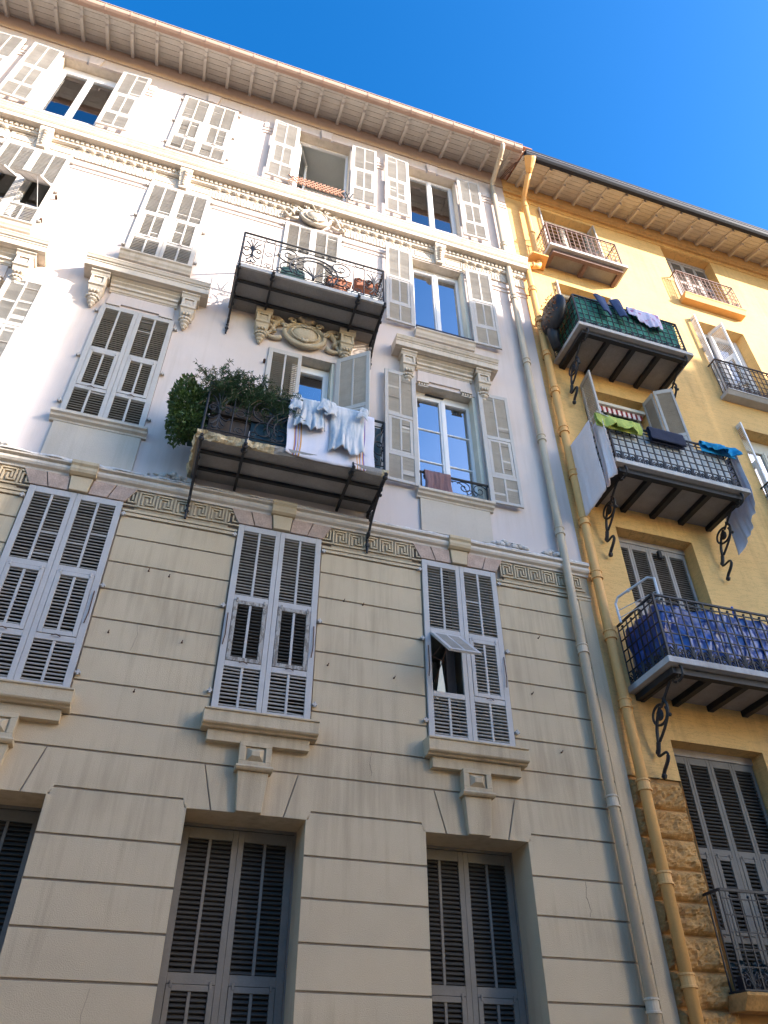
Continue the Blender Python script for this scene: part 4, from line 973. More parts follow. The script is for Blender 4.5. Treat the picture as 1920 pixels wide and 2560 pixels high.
# eaves of the yellow building
MB().prof(YX0, YX1, [(YY, 20.18), (YY-.05, 20.18), (YY-.06, 20.20), (YY-.06, 20.30), (YY-.09, 20.31), (YY-.10, 20.36), (YY-.10, 20.70), (YY, 20.70)]).build('eaves_band', YEL, YB)
MB().prof(YX0, YX1, [(YY, 19.98), (YY-.02, 19.98), (YY-.03, 20.0), (YY, 20.02)]).build('wall_moulding', YEL, YB)
YYG, YZG = -.92, 20.20
def zy_(y): return 20.62+(YZG+.04-20.62)*(y)/(YYG)
for k in range(8):
    ya = -.02-(.93)*k/8; yb = -.02-.93*(k+1)/8+.007
    MB().extr([(YX0+.12, ya, zy_(ya)), (YX0+.12, yb, zy_(yb)), (YX0+.12, yb, zy_(yb)+.03), (YX0+.12, ya, zy_(ya)+.03)], (YX1-YX0, 0, 0)).build('soffit_board', YSOFF, YB)
src = None; x = 6.19
while x < YX1:
    if src is None:
        mb = MB()
        def rz(y, d): return zy_(y)-d
        mb.extr([(-.036, -.07, rz(-.07, .0)), (-.036, -.07, rz(-.07, .14)), (-.036, -.56, rz(-.56, .135)), (-.036, -.58, rz(-.58, .06)), (-.036, -.78, rz(-.78, .05)), (-.036, -.80, rz(-.80, .08)), (-.036, -.84, rz(-.84, .08)), (-.036, -.86, rz(-.86, .0))], (.072, 0, 0))
        src = mb.build('rafter', YSOFF, YB, bevel=.004, fixn=True); base = WORLD[src.name].copy(); src.location = base+Vector((x, 0, 0))-WORLD[YB.name]
    else: inst(src, YB, base+Vector((x, 0, 0)))
    x += .5435
MB().prof(5.97, YX1, [(-.88, YZG+.04), (-.89, YZG-.0), (-.92, YZG-.02), (-.99, YZG-.015), (-1.035, YZG+.03), (-1.05, YZG+.10), (-1.05, YZG+.12), (-.88, YZG+.12)]).build('gutter', ZINC, YB)
MB().prof(5.97, YX1, [(-1.04, YZG+.121), (-1.062, YZG+.121), (-1.062, YZG+.145), (-1.04, YZG+.145)]).build('gutter_bead', ZINCL, YB)
MB().prof(5.97, YX1, [(-.90, YZG+.146), (-1.05, YZG+.146), (-1.07, YZG+.17), (-1.07, YZG+.215), (-.90, YZG+.215)]).build('roof_edge', ZINC, YB)
mb = MB(); mb.extr([(YX0+.15, -1.0, YZG+.217), (YX0+.15, -1.0, YZG+.24), (YX0+.15, 4.5, 22.6), (YX0+.15, 9.5, YZG+.24), (YX0+.15, 9.5, YZG+.217), (YX0+.15, 4.5, 22.57)], (YX1-YX0, 0, 0)); mb.build('roof', TILE, YB)
MB().extr([(6.16, -.99, YZG+.24), (6.24, -.99, YZG+.24), (6.23, -.99, YZG+.37)], (0, .05, 0)).build('roof_fin', ZINC, YB, fixn=True)
# shutters and windows of the yellow house
def yfold(h, each, seed, fm=YSHUT, sm=YSLAT):
    w_ = (h[1]-h[0]-.03)/4; y = YY+.26
    MB().box(h[0], h[1], y-.03, y+.03, h[3]-.10, h[3]-.0).build('shutter_head', YSHUT, YB)
    for k in range(4):
        s = 1 if k % 2 == 0 else -1; hx = h[0]+.015+w_*(k if s > 0 else k+1)
        shutter(YB, hx+s*.002, y, h[2]+.01, w_-.004, h[3]-h[2]-.115, s, 0, fm, sm, each=each, cols=1, seed=seed+k, flap='closed')
    MB().box(h[0]-.05, h[1]+.05, YY+.36, YY+.40, h[2]-.05, h[3]+.05).build('inner_panel', BROWNB, YB)
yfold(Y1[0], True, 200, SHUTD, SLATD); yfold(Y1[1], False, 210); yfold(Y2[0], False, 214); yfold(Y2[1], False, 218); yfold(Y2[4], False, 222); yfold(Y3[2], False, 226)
MB().box(7.50, 7.56, .2, .25, 9.06, 9.20).build('shutter_latch', IRON, YB)
def ysh(h, s, ang, y=.0, w_=None, seed=0, zt=.03, cols=1, fm=YSHUT, sm=SLAT, x=None):
    w_ = w_ or (h[1]-h[0])/2-.02
    shutter(YB, (h[0]+.012 if s > 0 else h[1]-.012) if x is None else x, YY+y, h[2]+.02, w_, h[3]-h[2]-.05+zt, s, ang, fm, sm, cols=cols, seed=seed)
ysh(Y1[2], 1, 96, -.03, .40, 230, fm=SHUT); ysh(Y1[2], -1, 92, .02, .30, 231, fm=SHUT); ysh(Y1[2], -1, 150, -.32, .36, 232, fm=SHUT, x=8.07)
window(YB, Y1[2][0], Y1[2][1], Y1[2][2], Y1[2][3], YY+.22, IVORY, top=.22)
# small row of bottles/bulbs on the door head
ysh(Y1[3], 1, 86, .09, .16, 233, fm=SHUT, zt=0); ysh(Y1[3], -1, 86, .12, .16, 234, fm=SHUT, zt=0); window(YB, *Y1[3], YY+.22, IVORY)
ysh(Y1[4], 1, 90, .10, .17, 235, fm=SHUT, zt=0); ysh(Y1[4], -1, 98, .19, .24, 236, fm=SHUT, zt=0); window(YB, *Y1[4], YY+.22, IVORY)
ysh(Y2[3], 1, 88, .22, .36, 237, fm=WHITE, sm=WHITE); ysh(Y2[3], 1, 74, .25, .40, 238, fm=WHITE, sm=WHITE, x=11.02); window(YB, Y2[3][0], Y2[3][1], Y2[3][2], Y2[3][3], YY+.27, WHITE, bars=2)
ysh(Y2[2], 1, 90, .16, .30, 239, fm=WHITE, sm=WHITE); window(YB, *Y2[2], YY+.27, IVORY, gm=GLASSB, top=.3)
for h in Y3[:2]: window(YB, *h, YY+.22, IVORY)
MB().box(6.66, 8.04, YY+.02, YY+.20, 12.58, 12.66).build('roller_box', IVORY, YB)
mb = MB()
for k in range(11): mb.box(6.78+.11*k, 6.84+.11*k, YY+.07, YY+.09, 12.42, 12.575)
mb.build('beaded_fringe', SHEET, YB); mb = MB()
for k in range(11): mb.box(6.845+.11*k, 6.885+.11*k, YY+.07, YY+.09, 12.45, 12.575)
mb.build('red_fringe', mat('red_cloth', (.28, .03, .03)), YB)

def yellow_bracket(mb, x, z, D):
    P = lambda u, v: (x, YY-u*D, z+v*.78)
    mb.bar((x, YY, z-.06), (x, YY-.80*D, z-.06), .05, .07)
    emit(mb, P, bez((.93, .04), (1.0, -.10), (.96, -.22), (.84, -.22)), .017, 6); emit(mb, P, spiral(.82, -.12, .10, .025, -90, -420, 20), .016, 6); emit(mb, P, bez((.83, -.02), (.66, -.10), (.55, -.24), (.36, -.42)), .02, 6)
    emit(mb, P, [(.30+.16*cos(radians(a))/1, -.52+.17*sin(radians(a))) for a in range(60, 385, 18)], .018, 6); mb.ball(P(.30, -.52), (.028, .075, .08), 8, 6)
    emit(mb, P, bez((.44, -.30), (.56, -.48), (.48, -.66), (.16, -.92)), .02, 6); mb.ball(P(.50, -.62), .028, 6, 4)
    emit(mb, P, bez((.34, -.40), (.20, -.55), (.14, -.72), (.13, -.95)), .024, 6)
    emit(mb, P, [(.13, -.92), (.10, -1.02), (.06, -1.10)], .03, 6); mb.ball(P(.07, -1.06), .035, 6, 4)
    emit(mb, P, bez((.06, -1.10), (.07, -1.20), (.28, -1.06), (.26, -1.2)), .018, 6); emit(mb, P, bez((.26, -1.2), (.24, -1.32), (.10, -1.36), (.08, -1.46)), .024, 6); mb.ball(P(.08, -1.47), .042, 6, 4)
def ybalcony(x0, x1, z, D, label, iron, brackets=True, th=.09, beams=3, H=.98, pal=True, parent=None, slabm=SLABL, bar=.011):
    mb = MB(); mb.box(x0, x1, YY-D, YY, z, z+th); sl_ = mb.build('balcony', slabm, YB, bevel=.006, label=label)
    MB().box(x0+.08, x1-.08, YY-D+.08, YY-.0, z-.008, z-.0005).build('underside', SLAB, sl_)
    yf = YY-D+.10
    MB().box(x0+.10, x1-.10, yf, yf+.09, z-.10, z-.009).build('iron_beam', iron, sl_)
    n = beams+2
    for k in range(n):
        x = x0+.14+(x1-x0-.28)*k/(n-1); MB().box(x-.045, x+.045, yf+.092, YY, z-.095, z-.009).build('iron_beam', iron, sl_)
    mb = MB(); zr_ = z+th-.01; a, b, yr = x0+.07, x1-.09, YY-D+.06
    grid_panel(mb, lambda u, v: (a+u, yr, zr_+v), b-a, H, pal=pal, bar=bar); grid_panel(mb, lambda u, v: (a, YY-u, zr_+v), YY-yr, H, pal=pal, bar=bar); grid_panel(mb, lambda u, v: (b, YY-u, zr_+v), YY-yr, H, pal=pal, bar=bar)
    for x in (a, b): mb.bar((x, yr, zr_), (x, yr, zr_+H), .03)
    mb.build('railing', iron, sl_)
    if brackets:
        for x in (x0+.19, x1-.17):
            mb = MB(); yellow_bracket(mb, x, z-.01, D); mb.build('scroll_bracket', IRON, sl_)
    return sl_
ybalcony(6.40, 8.42, 17.13, .54, 'small top-floor balcony with sunlit grid railing', IRONP, brackets=False, beams=1, H=.98)
ybalcony(6.16, 8.70, 13.42, 1.02, 'balcony screened with green netting', IRON)
ybalcony(6.14, 8.70, 9.83, 1.0, 'balcony hung with white sheets and a lime cloth', IRON, H=.92, bar=.014)
ybalcony(6.13, 8.72, 6.30, .96, 'balcony lined with a blue tarpaulin', IRON, H=1.0, bar=.0135)
def juliet(x0, x1, z, D, H, iron, slab=True, label=None, sm=YELP, th=.16, tops=0):
    mb = MB()
    if slab: mb.prof(x0-.03, x1+.05, [(YY, z-th), (YY-D*.75, z-th), (YY-D, z-th*.35), (YY-D-.02, z-.03), (YY-D-.02, z), (YY, z)])
    else: mb.box(x0, x1, YY-D, YY, z-.06, z)
    s_ = mb.build('balcony', sm, YB, bevel=.004, label=label); r = MB(); yr = YY-D+.03
    grid_panel(r, lambda u, v: (x0+u, yr, z+v), x1-x0, H); 
    for x in (x0, x1):
        emit(r, lambda u, v: (x, YY-u, z+v), [(0, H), (YY-yr, H)], .018, 4); emit(r, lambda u, v: (x, YY-u, z+v), [(0, .02), (YY-yr, .02)], .012, 4)
        for u in (.08, .16): emit(r, lambda u_, v: (x, YY-u_, z+v), [(u, .02), (u, H)], .01, 4)
    r.build('railing', iron, s_); return s_
juliet(10.28, 11.98, 17.45, .24, .98, IRONP, label='shallow window balcony under the roof with sunlit railing')
juliet(10.24, 11.98, 13.84, .26, 1.02, IRONR, label='window balcony with iron grid railing in shade', sm=SLABL, th=.10)
juliet(10.22, 11.98, 10.2, .26, .98, IRON, label='window balcony at the picture edge', sm=SLABL, th=.10)
juliet(14.1, 15.8, 17.45, .24, .98, IRONP); juliet(14.1, 15.8, 13.84, .26, 1.02, IRONR, sm=SLABL); juliet(14.1, 15.8, 10.2, .26, .98, IRON, sm=SLABL)
s_ = juliet(6.50, 8.25, 2.78, .34, 1.0, IRON, label='black railed balcony of the lowest window', sm=YSTONE)
# wedge ledge beside the top balcony
MB().extr([(5.86, .02, 16.86), (6.02, -.34, 16.86), (6.40, -.34, 16.86), (6.46, .02, 16.86)], (0, 0, .045)).build('ledge', YELP, YB, fixn=True)
# cables along the roof joint
mb = MB()
for q in range(3): mb.tube([(5.74+.03*q, -.06, 20.66), (5.80+.03*q, -.35, 20.60-.02*q), (5.88+.02*q, -.62, 20.50), (6.0, -.86, 20.28-.02*q), (6.1, -.95, 20.2)], .009, 5)
mb.build('cable', CABLE, YB)

# ------------------------------------------------------------------ drainpipes
def pipe(name, label, x, y, z0, z1, r, m, collars, extra=None):
    t = root(name, (x, y, z0), label, 'drainpipe')
    mb = MB(); mb.tube([(x, y, z0), (x, y, z1)], r, 16); mb.build('pipe', m, t, smooth=True)
    src = None
    for z in collars:
        if src is None:
            mb = MB(); mb.tube([(x, y, z-.055), (x, y, z+.055)], r*1.13, 16)
            mb.tube([(x, y, z-.07), (x, y, z-.045)], r*1.3, 16); mb.tube([(x, y, z+.045), (x, y, z+.07)], r*1.3, 16)
            src = mb.build('collar', m, t, bevel=.004)
            base = WORLD[src.name]-Vector((0, 0, z))
        else: inst(src, t, base+Vector((0, 0, z)))
    for z in collars:
        MB().box(x-.012, x+.012, y+r*.9, .03, z-.015, z+.015).build('wall_clip', RUST, t)
    return t
wp = pipe('drainpipe', 'beige drainpipe running down the right edge of the cream house', 5.43, -.11, 0, 19.95, .062, PIPE, [.55, 2.64, 4.71, 6.79, 8.87, 10.94, 13.03, 15.14, 17.2])
mb = MB(); mb.tube([(5.43, -.11, 19.93), (5.43, -.115, 20.0), (5.425, -.16, 20.06), (5.41, -.72, 20.30), (5.40, -.86, 20.36), (5.40, -.93, 20.44), (5.40, -.93, 20.52)], .06, 14); mb.tube([(5.42, -.66, 20.272), (5.42, -.685, 20.283)], .07, 14); mb.build('outlet_bend', PIPE, wp, smooth=True)
yp = pipe('drainpipe', 'yellow drainpipe beside the joint of the two houses', 5.93, -.11, 0, 16.55, .07, YELP, [.75, 1.8, 2.88, 3.89, 4.96, 6.05, 7.1, 8.14, 9.19, 10.24, 11.30, 12.37, 13.46, 14.56, 15.66])
mb = MB(); mb.tube([(5.93, -.11, 16.52), (5.935, -.11, 16.60), (5.98, -.12, 16.66), (6.14, -.14, 16.67), (6.22, -.14, 16.70), (6.24, -.14, 16.78), (6.25, -.13, 17.2), (6.27, -.12, 19.55), (6.275, -.13, 19.72), (6.25, -.20, 19.80), (6.16, -.70, 19.98)], .068, 14)
for a in ((6.27, -.12, 19.35), (6.262, -.13, 18.1)): mb.tube([(a[0], a[1], a[2]), (a[0], a[1], a[2]+.03)], .083, 14)
mb.tube([(6.05, -.13, 16.665), (6.08, -.13, 16.667)], .083, 14); mb.build('upper_bend', YELP, yp, smooth=True)
# flared hopper
mb = MB()
ax0, ax1 = Vector((6.16, -.70, 19.98)), Vector((6.10, -.96, 20.16)); d = (ax1-ax0)
sec = [(0, .07, .07), (.35, .10, .10), (.75, .135, .10), (1.0, .15, .11), (1.12, .15, .11)]
prev = None
for t, a, b in sec:
    c = ax0+d*t+Vector((0, 0, .05*t*t)); n_ = 12; dd = d.normalized(); sx = Vector((1, 0, 0)); sx = (sx-dd*sx.dot(dd)).normalized(); sy = dd.cross(sx)
    ring_ = [c+sx*a*cos(2*pi*k/n_)+sy*b*sin(2*pi*k/n_) for k in range(n_)]
    if prev:
        for k in range(n_): mb.face([prev[k], prev[(k+1) % n_], ring_[(k+1) % n_], ring_[k]])
    prev = ring_
mb.face(prev); mb.build('hopper', YELP, yp, fixn=True)

# ------------------------------------------------------------------ things on the balconies
def cloth_over(name, m, label, cat, x0, x1, ztop, drop, y, back=.10, dropfn=None, amp=.018, fr=5, nx=40, nz=22, axis='x', mf=None, mats=None, seed=0, thick=.006, group=None, outs=-1):
    """cloth folded over a rail along x (axis 'x', rail at y) or along y (axis 'y', x0..x1 are then y values and y is x)"""
    rr_ = random.Random(seed); ph = [rr_.uniform(0, 6) for _ in range(4)]
    tot = drop+back
    def fn(u, v):
        a = x0+(x1-x0)*u; dd = drop*(dropfn(u) if dropfn else 1); s = v*(back+dd+.05)
        if s < back: off, z = .025, ztop-(back-s)
        elif s < back+.05:
            t = (s-back)/.05*pi; off, z = .025*cos(t), ztop+.022*sin(t)
        else: off, z = -.026, ztop-(s-back-.05)
        w = max(0, (s-back-.05))/max(.1, dd)
        f = amp*(.4+w)*(2.2*mnoise.noise(Vector((u*fr*1.6+ph[0], w*.7, seed*3.1)))+.9*mnoise.noise(Vector((u*fr*4.1+ph[1], w*1.3, seed))))*(1 if s > back else .2)-(abs(amp)*w*.6)
        off = (off+f-.004) if s > back+.05 else off
        a += .012*sin(9*w+ph[2]+5*u)*w
        return (a, y+off*(-outs), z) if axis == 'x' else (y+off*(-outs), a, z)
    mb = MB(); mb.grid(nx, nz, fn, mf)
    o = mb.build(name, mats or m, smooth=True, solid=thick); tag(o, label, cat, group); return o
def leaves(mb, c, r, n, size, seed, flat=.6, shell=.55, m=0):
    rr_ = random.Random(seed)
    for _ in range(n):
        while True:
            p = Vector((rr_.uniform(-1, 1), rr_.uniform(-1, 1), rr_.uniform(-1, 1)))
            if shell < p.length < 1: break
        lump = 1+.13*sin(5*p.x+seed)+.13*sin(6*p.z+2*seed)
        q = Vector((c[0]+p.x*r[0]*lump, c[1]+p.y*r[1]*lump, c[2]+p.z*r[2]*lump))
        d = (p+Vector((rr_.uniform(-.8, .8), rr_.uniform(-.8, .8), rr_.uniform(-.5, .9)))).normalized(); sd = d.cross(Vector((rr_.uniform(-1, 1), rr_.uniform(-1, 1), rr_.uniform(-1, 1)))).normalized()
        s = size*rr_.uniform(.6, 1.3); nn = d.cross(sd)
        mb.face([q-d*s*.5, q+sd*s*.28+nn*s*.06, q+d*s*.6, q-sd*s*.28+nn*s*.06], m)
# lower cream balcony
t = root('balcony_bush', (-.40, -.50, 8.95), 'round leafy green bush hanging off the left end of the lower cream balcony', 'bush')
mb = MB(); leaves(mb, (-.42, -.52, 9.32), (.31, .38, .52), 4200, .058, 3, shell=.35); leaves(mb, (-.33, -.62, 8.95), (.20, .25, .26), 900, .05, 5, shell=.2); mb.build('foliage', LEAF, t)
mb = MB(); mb.tube([(-.30, -.4, 8.9), (-.36, -.45, 9.2), (-.42, -.5, 9.5)], [.03, .02, .01], 6); mb.tube([(-.30, -.4, 8.9), (-.30, -.6, 9.2), (-.36, -.66, 9.5)], [.025, .018, .01], 6); mb.build('stem', STEM, t)
MB().extr([(-.34, -.62, 8.86), (-.16, -.62, 8.86), (-.14, -.62, 9.04), (-.36, -.62, 9.04)], (0, .34, 0)).build('pot', GREENP, t, fixn=True)
t = root('rosemary_plant', (.28, -.68, 9.2), 'dark feathery trailing plant in a window box behind the lower cream balcony railing', 'plant')
mb = MB(); rr_ = random.Random(21)
st = MB()
for k in range(260):
    x = rr_.uniform(-.12, .80); y = rr_.uniform(-.80, -.50); up = rr_.uniform(.10, .50)*(1-.75*max(0, x-.35)); dx = rr_.uniform(-.34, .34); dy = rr_.uniform(-.25, .12); droop = rr_.uniform(.0, .55)
    pts = bez((x, y, 9.30), (x+dx*.2, y+dy*.3, 9.30+up), (x+dx*.7, y+dy*.8-.03, 9.34+up*1.25), (x+dx*1.2, y+dy*1.3-.06, 9.36+up*1.3-droop), 9)
    st.tube(pts, .0035, 3)
    for i_ in range(1, 10):
        p = Vector(pts[i_])
        for j_ in range(10):
            d = Vector((rr_.uniform(-1, 1), rr_.uniform(-1, 1), rr_.uniform(-.6, .8))).normalized(); s = rr_.uniform(.03, .075); w_ = d.cross(Vector((.3, .5, .8))).normalized()*.0035
            q = p+Vector((rr_.uniform(-.015, .015), rr_.uniform(-.015, .015), rr_.uniform(-.02, .02))); mb.face([q-w_, q+d*s*.5-w_*1.3, q+d*s, q+d*s*.5+w_*1.3])
mb.build('foliage', LEAF2, t); st.build('stem', STEM, t)
MB().extr([(-.10, -.78, 9.10), (.72, -.78, 9.10), (.75, -.80, 9.28), (-.13, -.80, 9.28)], (0, .2, 0)).build('window_box', BROWNB, t, fixn=True)
mb = MB(); mb.grid(30, 8, lambda u, v: (.44+1.85*u, -.76+.012*sin(40*u)+.01*sin(13*u+4*v), 8.68+.86*v)); tag(mb.build('balcony_screen', TEAL, smooth=True, solid=.004), 'dark teal cloth screen behind the lower cream balcony railing', 'screen')
mb = MB(); mb.box(-.12, .43, -.72, -.50, 8.66, 9.08); mb.box(-.13, .44, -.73, -.49, 9.081, 9.10); tag(mb.build('storage_box', BROWNB, bevel=.006), 'dark brown box on the lower cream balcony floor below the trailing plant', 'box')
mb = MB(); mb.extr([(.62, -.86, 9.52), (.62, -.86, 9.545), (.62, -.40, 9.66), (.62, -.40, 9.635)], (.36, 0, 0)); tag(mb.build('wooden_board', BROWNB, fixn=True), 'dark board lying across the lower cream balcony rail beside the striped towel', 'board')
def tw(u, v):
    for a, b, c in ((.085, .097, 2), (.097, .106, 1), (.12, .13, 2), (.135, .143, 1), (.148, .162, 2), (.83, .842, 2), (.846, .855, 1), (.862, .875, 2), (.879, .888, 1), (.80, .812, 2)):
        if a <= u <= b: return c
    return 0
cloth_over('striped_towel', None, 'large white towel with orange and violet stripes hung over the lower cream balcony rail', 'towel', .92, 2.16, 9.625, 1.07, -.835, back=.3, dropfn=lambda u: .98+.05*sin(3*u)-.06*(u > .9)*(1), amp=.010, fr=3, nx=170, nz=24, mf=tw, mats=[TOWEL, TVIOLET, TORANGE], seed=2)
def garment(name, label, x0, w_, drop, seed, sl=.35):
    mb = MB()
    def hem(u): return .06*mnoise.noise(Vector((u*4, seed, 0)))+.05*sin(9*u+seed)
    def body(u, v):
        f = .05*mnoise.noise(Vector((u*7, v*1.2, seed)))+.03*sin(15*u+2*v+seed)*v
        x = x0+w_*(u+.06*sin(5*v+seed)*(u-.5)*v)
        return (x, -.90-.05*v*sin(pi*u)-abs(f)*(.3+1.1*v), 9.655-(drop+hem(u))*v)
    mb.grid(40, 24, body)
    for q, (du, dl) in enumerate(((-.02, 1.0), (.90, .8))):
        cx = x0+w_*du; L_ = sl*dl; ww = .17
        def slv(u, v, cx=cx, L_=L_, q=q):
            a = (u-.5)*1.7; f = .03*mnoise.noise(Vector((u*6, v*4, seed+q)))
            return (cx+ww*(.45+.25*v)*sin(a)+.02*sin(4*v+q), -.93-.02*q-.03*cos(a)-abs(f)-.03*v, 9.645-L_*v-.03*v*sin(7*u+q))
        mb.grid(14, 12, slv)
    o = mb.build(name, DYE, smooth=True, solid=.006); return tag(o, label, 'shirt')
garment('tie_dye_shirt', 'pale blue tie-dye shirt with ring print hung over the left part of the striped towel', 1.00, .42, .62, 3, .34)
garment('tie_dye_trousers', 'pale blue tie-dye garment hanging lower over the right part of the striped towel', 1.50, .50, .92, 8, .30)
# upper cream balcony
def pot_box(name, label, x0, x1, y, z, h, m, cat='planter'):
    t = root(name, ((x0+x1)/2, y, z), label, cat)
    mb = MB(); mb.extr([(x0+.02, y-.08, z), (x1-.02, y-.08, z), (x1, y-.10, z+h), (x0, y-.10, z+h)], (0, .2, 0)); mb.build('trough', m, t, fixn=True, bevel=.006)
    MB().box(x0-.015, x1+.015, y-.115, y+.115, z+h, z+h+.03).build('rim', m, t, bevel=.006)
    return t
pot_box('window_box', 'terracotta window box hooked on the right end of the sunny cream balcony', 1.82, 2.24, -.66, 13.06, .13, TERRA)
t = pot_box('window_box', 'long terracotta window box beside the middle of the sunny cream balcony', 1.34, 1.76, -.62, 12.96, .12, TERRA)
mb = MB(); leaves(mb, (1.5, -.62, 13.16), (.18, .1, .08), 160, .05, 4, shell=.1); mb.build('foliage', LEAF, t)
def jar(name, label, x, y, z, r, h, m):
    t = root(name, (x, y, z), label, 'pot'); mb = MB()
    mb.tube([(x, y, z), (x, y, z+h*.7), (x, y, z+h*.85)], [r*.72, r, r*1.0], 14); mb.build('body', m, t)
    mb = MB(); mb.tube([(x, y, z+h*.851), (x, y, z+h)], [r*1.1, r*1.12], 14); mb.build('rim', m, t); return t
jar('flower_pot', 'terracotta flower pot on the sunny cream balcony floor', 1.52, -.58, 12.6, .17, .32, TERRA)
def covered(name, label, x0, x1, y0, y1, z0, z1):
    mb = MB(); w_ = x1-x0
    mb.extr([(x0, y0, z0), (x1, y0, z0), (x1-.03, y0, z1-.06), (x1-.08, y0, z1), (x0+.08, y0, z1), (x0+.03, y0, z1-.06)], (0, y1-y0, 0)); 
    mb.box(x0-.02, x1+.02, y0-.02, y1+.02, z1-.30, z1-.27)
    return tag(mb.build(name, GREENP, fixn=True, bevel=.012), label, 'container')
covered('storage_tub', 'dark green lidded tub on the left of the sunny cream balcony', .50, .98, -.62, -.2, 12.59, 13.22); covered('storage_tub', 'second dark green tub, right of the other, on the sunny cream balcony', 1.10, 1.42, -.55, -.2, 12.59, 13.10)
mb = MB(); mb.box(1.70, 2.25, -.70, -.45, 12.59, 12.92); tag(mb.build('white_crate', PANELW, bevel=.01), 'white box at the right end of the sunny cream balcony floor', 'box')
cloth_over('mauve_towel', MAROON, 'brownish mauve towel over the iron window guard at the right of the cream house', 'towel', 3.22, 3.66, 9.61, .44, -.05, back=.15, amp=.02, fr=3, seed=4, dropfn=lambda u: 1+.08*u)
# trellis at the open top window
t = root('trellis', (1.0, -.1, 17.23), 'reddish wooden lattice trellis across the open top-floor window', 'trellis')
for k in range(13):
    x = .42+.085*k; MB().bar((x, -.12, 17.18), (x+.22, -.12, 17.46), .022, .012).build('lath', TRELL, t); MB().bar((x+.22, -.108, 17.18), (x, -.108, 17.46), .022, .012).build('lath', TRELL, t)
mb = MB()
for k in range(3): mb.bar((1.62+.08*k, -.10, 17.2), (1.70+.08*k, -.10, 17.48), .016, .016); mb.bar((1.70+.08*k, -.085, 17.2), (1.62+.08*k, -.085, 17.48), .016, .016)
tag(mb.build('iron_lattice', IRON), 'short black iron lattice at the right corner of the open top-floor window', 'lattice')

# yellow house, green-netted balcony
mb = MB(); zb_ = 13.53
def net(u, v):
    L1_, L2_ = .85, 2.30; s = u*(L1_+L2_)
    w = .015*sin(31*u+5*v)+.012*sin(53*u-7*v); zt_ = .97+.035*sin(17*u)
    if s < L1_: return (6.26+w, -.02-s*1.02, zb_+.05+zt_*v)
    return (6.27+(s-L1_), -.90+w, zb_+.05+zt_*v*(1 if s < 2.4 else 1-.0*s))
mb.grid(60, 10, net); tag(mb.build('green_netting', MESHG, smooth=True, solid=.003), 'green netting tied inside the railing of the yellow house balcony', 'netting')
t = root('hanging_planter', (5.99, -.55, 13.7), 'bulging black cover hung outside the left end of the netted balcony', 'cover')
mb = MB(); mb.ball((5.99, -.52, 14.24), (.17, .42, .42), 16, 10); mb.tube([(6.02, -.4, 14.1), (6.0, -.36, 13.8), (6.05, -.3, 13.45)], [.12, .12, .08], 10); mb.build('cover', BLACKC, t, smooth=True)
mb = MB(); leaves(mb, (5.86, -.50, 14.30), (.06, .40, .36), 260, .05, 9, shell=.3); mb.build('foliage', mat('dry_flowers', (.30, .13, .06), var=.5, scale=20), t)
def jean(name, label, x, seed):
    rr_ = random.Random(seed); mb = MB()
    mb.grid(10, 16, lambda u, v: (x+.26*(u-.5)*(1-.35*v)+.10*v, -1.02-.02*sin(5*u+seed)-.03*sin(pi*u), 14.53-.50*v*(1+.12*u)))
    return tag(mb.build(name, JEANS, smooth=True, solid=.03), label, 'trousers')
jean('hung_jeans', 'dark blue jeans leg hanging left of the other over the green-netted rail', 6.78, 1); jean('hung_jeans', 'dark blue jeans leg hanging next to the flowered cloth over the green-netted rail', 7.16, 5)
cloth_over('flowered_cloth', FLORAL, 'white cloth with pink flowers hung over the green-netted balcony rail', 'cloth', 7.45, 8.18, 14.52, .50, -.96, back=.12, amp=.03, fr=3, seed=6, dropfn=lambda u: .5+.5*min(1, u*1.8)+.04*sin(11*u))
# yellow house, sheet balcony
def sheet_x(name, label, x, y0, y1, zt, drop, m, seed, amp=.02):
    return cloth_over(name, m, label, 'sheet', y0, y1, zt, drop, x, back=.1, amp=amp, fr=2, axis='y', seed=seed, dropfn=lambda u: 1+.06*u)
sheet_x('white_sheet', 'largest white sheet hung outside the left end of the balcony with the lime cloth', 5.98, -.80, -.12, 10.88, 1.55, SHEET, 7, .012)
mb = MB()
for x, z in ((5.98, 10.88), (6.08, 10.86)): mb.tube([(x, -1.03, z), (x, .02, z)], .008, 6)
for y in (-1.02, -.03): mb.tube([(5.97, y, 10.88), (6.22, y, 10.80)], .008, 6)
tag(mb.build('drying_rack', ALU), 'thin drying frame carrying the white sheets at the left end of the balcony', 'drying rack')
sheet_x('white_sheet', 'narrower folded white sheet hanging between the largest sheet and the railing', 6.10, -1.0, -.70, 10.86, 1.30, SHEET, 9, .02)
cloth_over('lime_cloth', LIME, 'lime yellow cloth draped over the rail above the white sheets', 'cloth', 5.96, 6.80, 10.86, .22, -.975, back=.25, amp=.03, fr=4, seed=12, dropfn=lambda u: .8+.5*abs(sin(8*u)))
cloth_over('navy_mat', NAVY, 'dark navy mat folded over the middle of the balcony rail above the scroll frieze', 'mat', 6.98, 7.66, 10.86, .28, -.955, back=.3, amp=.004, fr=2, seed=13, thick=.02)
cloth_over('turquoise_cloth', TURQ, 'bright turquoise cloth bunched on the right end of the balcony rail', 'cloth', 8.02, 8.72, 10.85, .20, -.955, back=.2, amp=.05, fr=3, seed=14, dropfn=lambda u: .5+.8*u)
cloth_over('gauze_cloth', GAUZE, 'thin white cloth hanging down outside the right end of the balcony', 'cloth', -.95, -.25, 10.80, 1.75, 8.72, back=.1, amp=.035, fr=3, seed=15, axis='y', outs=1, dropfn=lambda u: .62+.38*u)
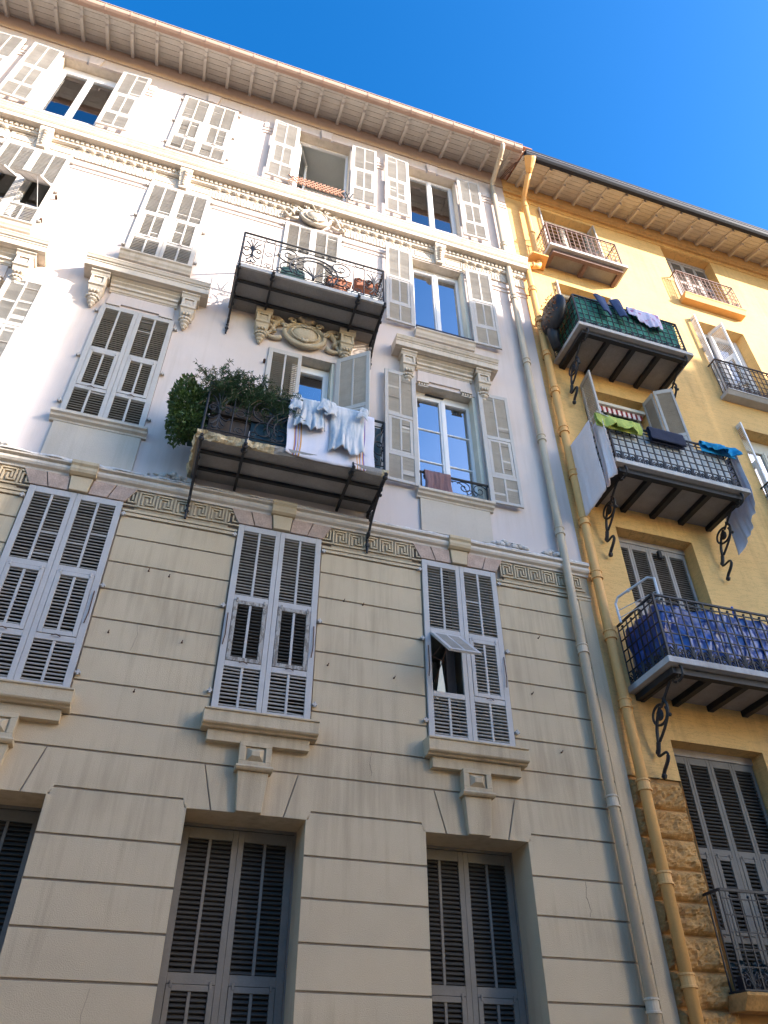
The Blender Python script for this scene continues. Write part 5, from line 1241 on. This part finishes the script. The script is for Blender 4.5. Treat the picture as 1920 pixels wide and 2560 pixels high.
mb = MB(); mb.box(6.28, 8.56, -.86, -.845, 9.95, 10.74); mb.box(6.262, 6.277, -.84, -.08, 9.95, 10.74); tag(mb.build('white_screen', PANELW), 'white sheet panels inside the railing behind the palmette frieze', 'screen')
# yellow house, blue tarpaulin balcony
mb = MB()
def tarp(u, v):
    L1_, L2_ = .80, 2.38; s = u*(L1_+L2_)
    q = Vector((s*2.3+v*.9, v*1.1-s*.5, 1.7)); w = .10*abs(mnoise.noise(q))+.05*abs(mnoise.noise(q*2.1+Vector((3, 1, 0))))+.012*mnoise.noise(q*5)
    zt_ = .86+.04*mnoise.noise(Vector((s*4, 0, 5)))
    if s < L1_: return (6.24+w, -.03-s, 6.42+zt_*v)
    return (6.27+(s-L1_), -.86+w, 6.42+zt_*v)
mb.grid(150, 36, tarp); tag(mb.build('blue_tarpaulin', TARP, smooth=True, solid=.004), 'shiny blue tarpaulin tied inside the balcony railing', 'tarpaulin')
mb = MB(); pts = [(6.02, -.30, 7.22), (6.02, -.28, 7.55), (6.04, -.34, 7.63), (6.26, -.80, 7.72), (6.32, -.86, 7.68), (6.33, -.84, 7.30)]
mb.tube(pts, .018, 8); mb.tube([(6.02, -.3, 7.3), (6.33, -.84, 7.38)], .006, 5); mb.tube([(6.02, -.29, 7.42), (6.33, -.84, 7.48)], .006, 5); mb.ball((6.12, -.5, 7.66), .03, 6, 4)
tag(mb.build('drying_rack', ALU), 'white tubular drying rack standing over the rail of the blue tarpaulin balcony', 'drying rack')
mb = MB(); mb.tube([(7.60, -.80, 7.22), (7.60, -.80, 7.46)], [.022, .016], 7); mb.ball((7.60, -.80, 7.47), .02, 6, 4); tag(mb.build('broom_handle', mat('blue_plastic', (.03, .10, .42), rough=.4)), 'short blue handle end standing above the blue tarpaulin', 'handle')
# dry planting on the lowest balcony
t = root('balcony_plant', (7.3, -.18, 2.85), 'dark dried plant behind the lowest black railing', 'plant')
mb = MB(); leaves(mb, (7.35, -.16, 3.0), (.75, .10, .16), 500, .06, 19, shell=.1); mb.build('foliage', TEAL, t)
mb = MB(); mb.box(6.6, 8.15, -.26, -.06, 2.80, 2.95); mb.build('trough', ZINC, t)

# things of one kind share a group
GROUPS = {'drainpipe': 'drainpipes at the joint of the two houses', 'storage_tub': 'dark green tubs on the sunny balcony', 'window_box': 'terracotta window boxes on the sunny balcony',
          'hung_jeans': 'jeans hung on the green-netted balcony', 'white_sheet': 'white sheets at the balcony end', 'drying_rack': 'drying racks on the yellow house balconies'}
for ob in bpy.data.objects:
    b_ = ob.name.split('.')[0]
    if b_ in GROUPS and ob.parent is None and 'label' in ob: ob['group'] = GROUPS[b_]
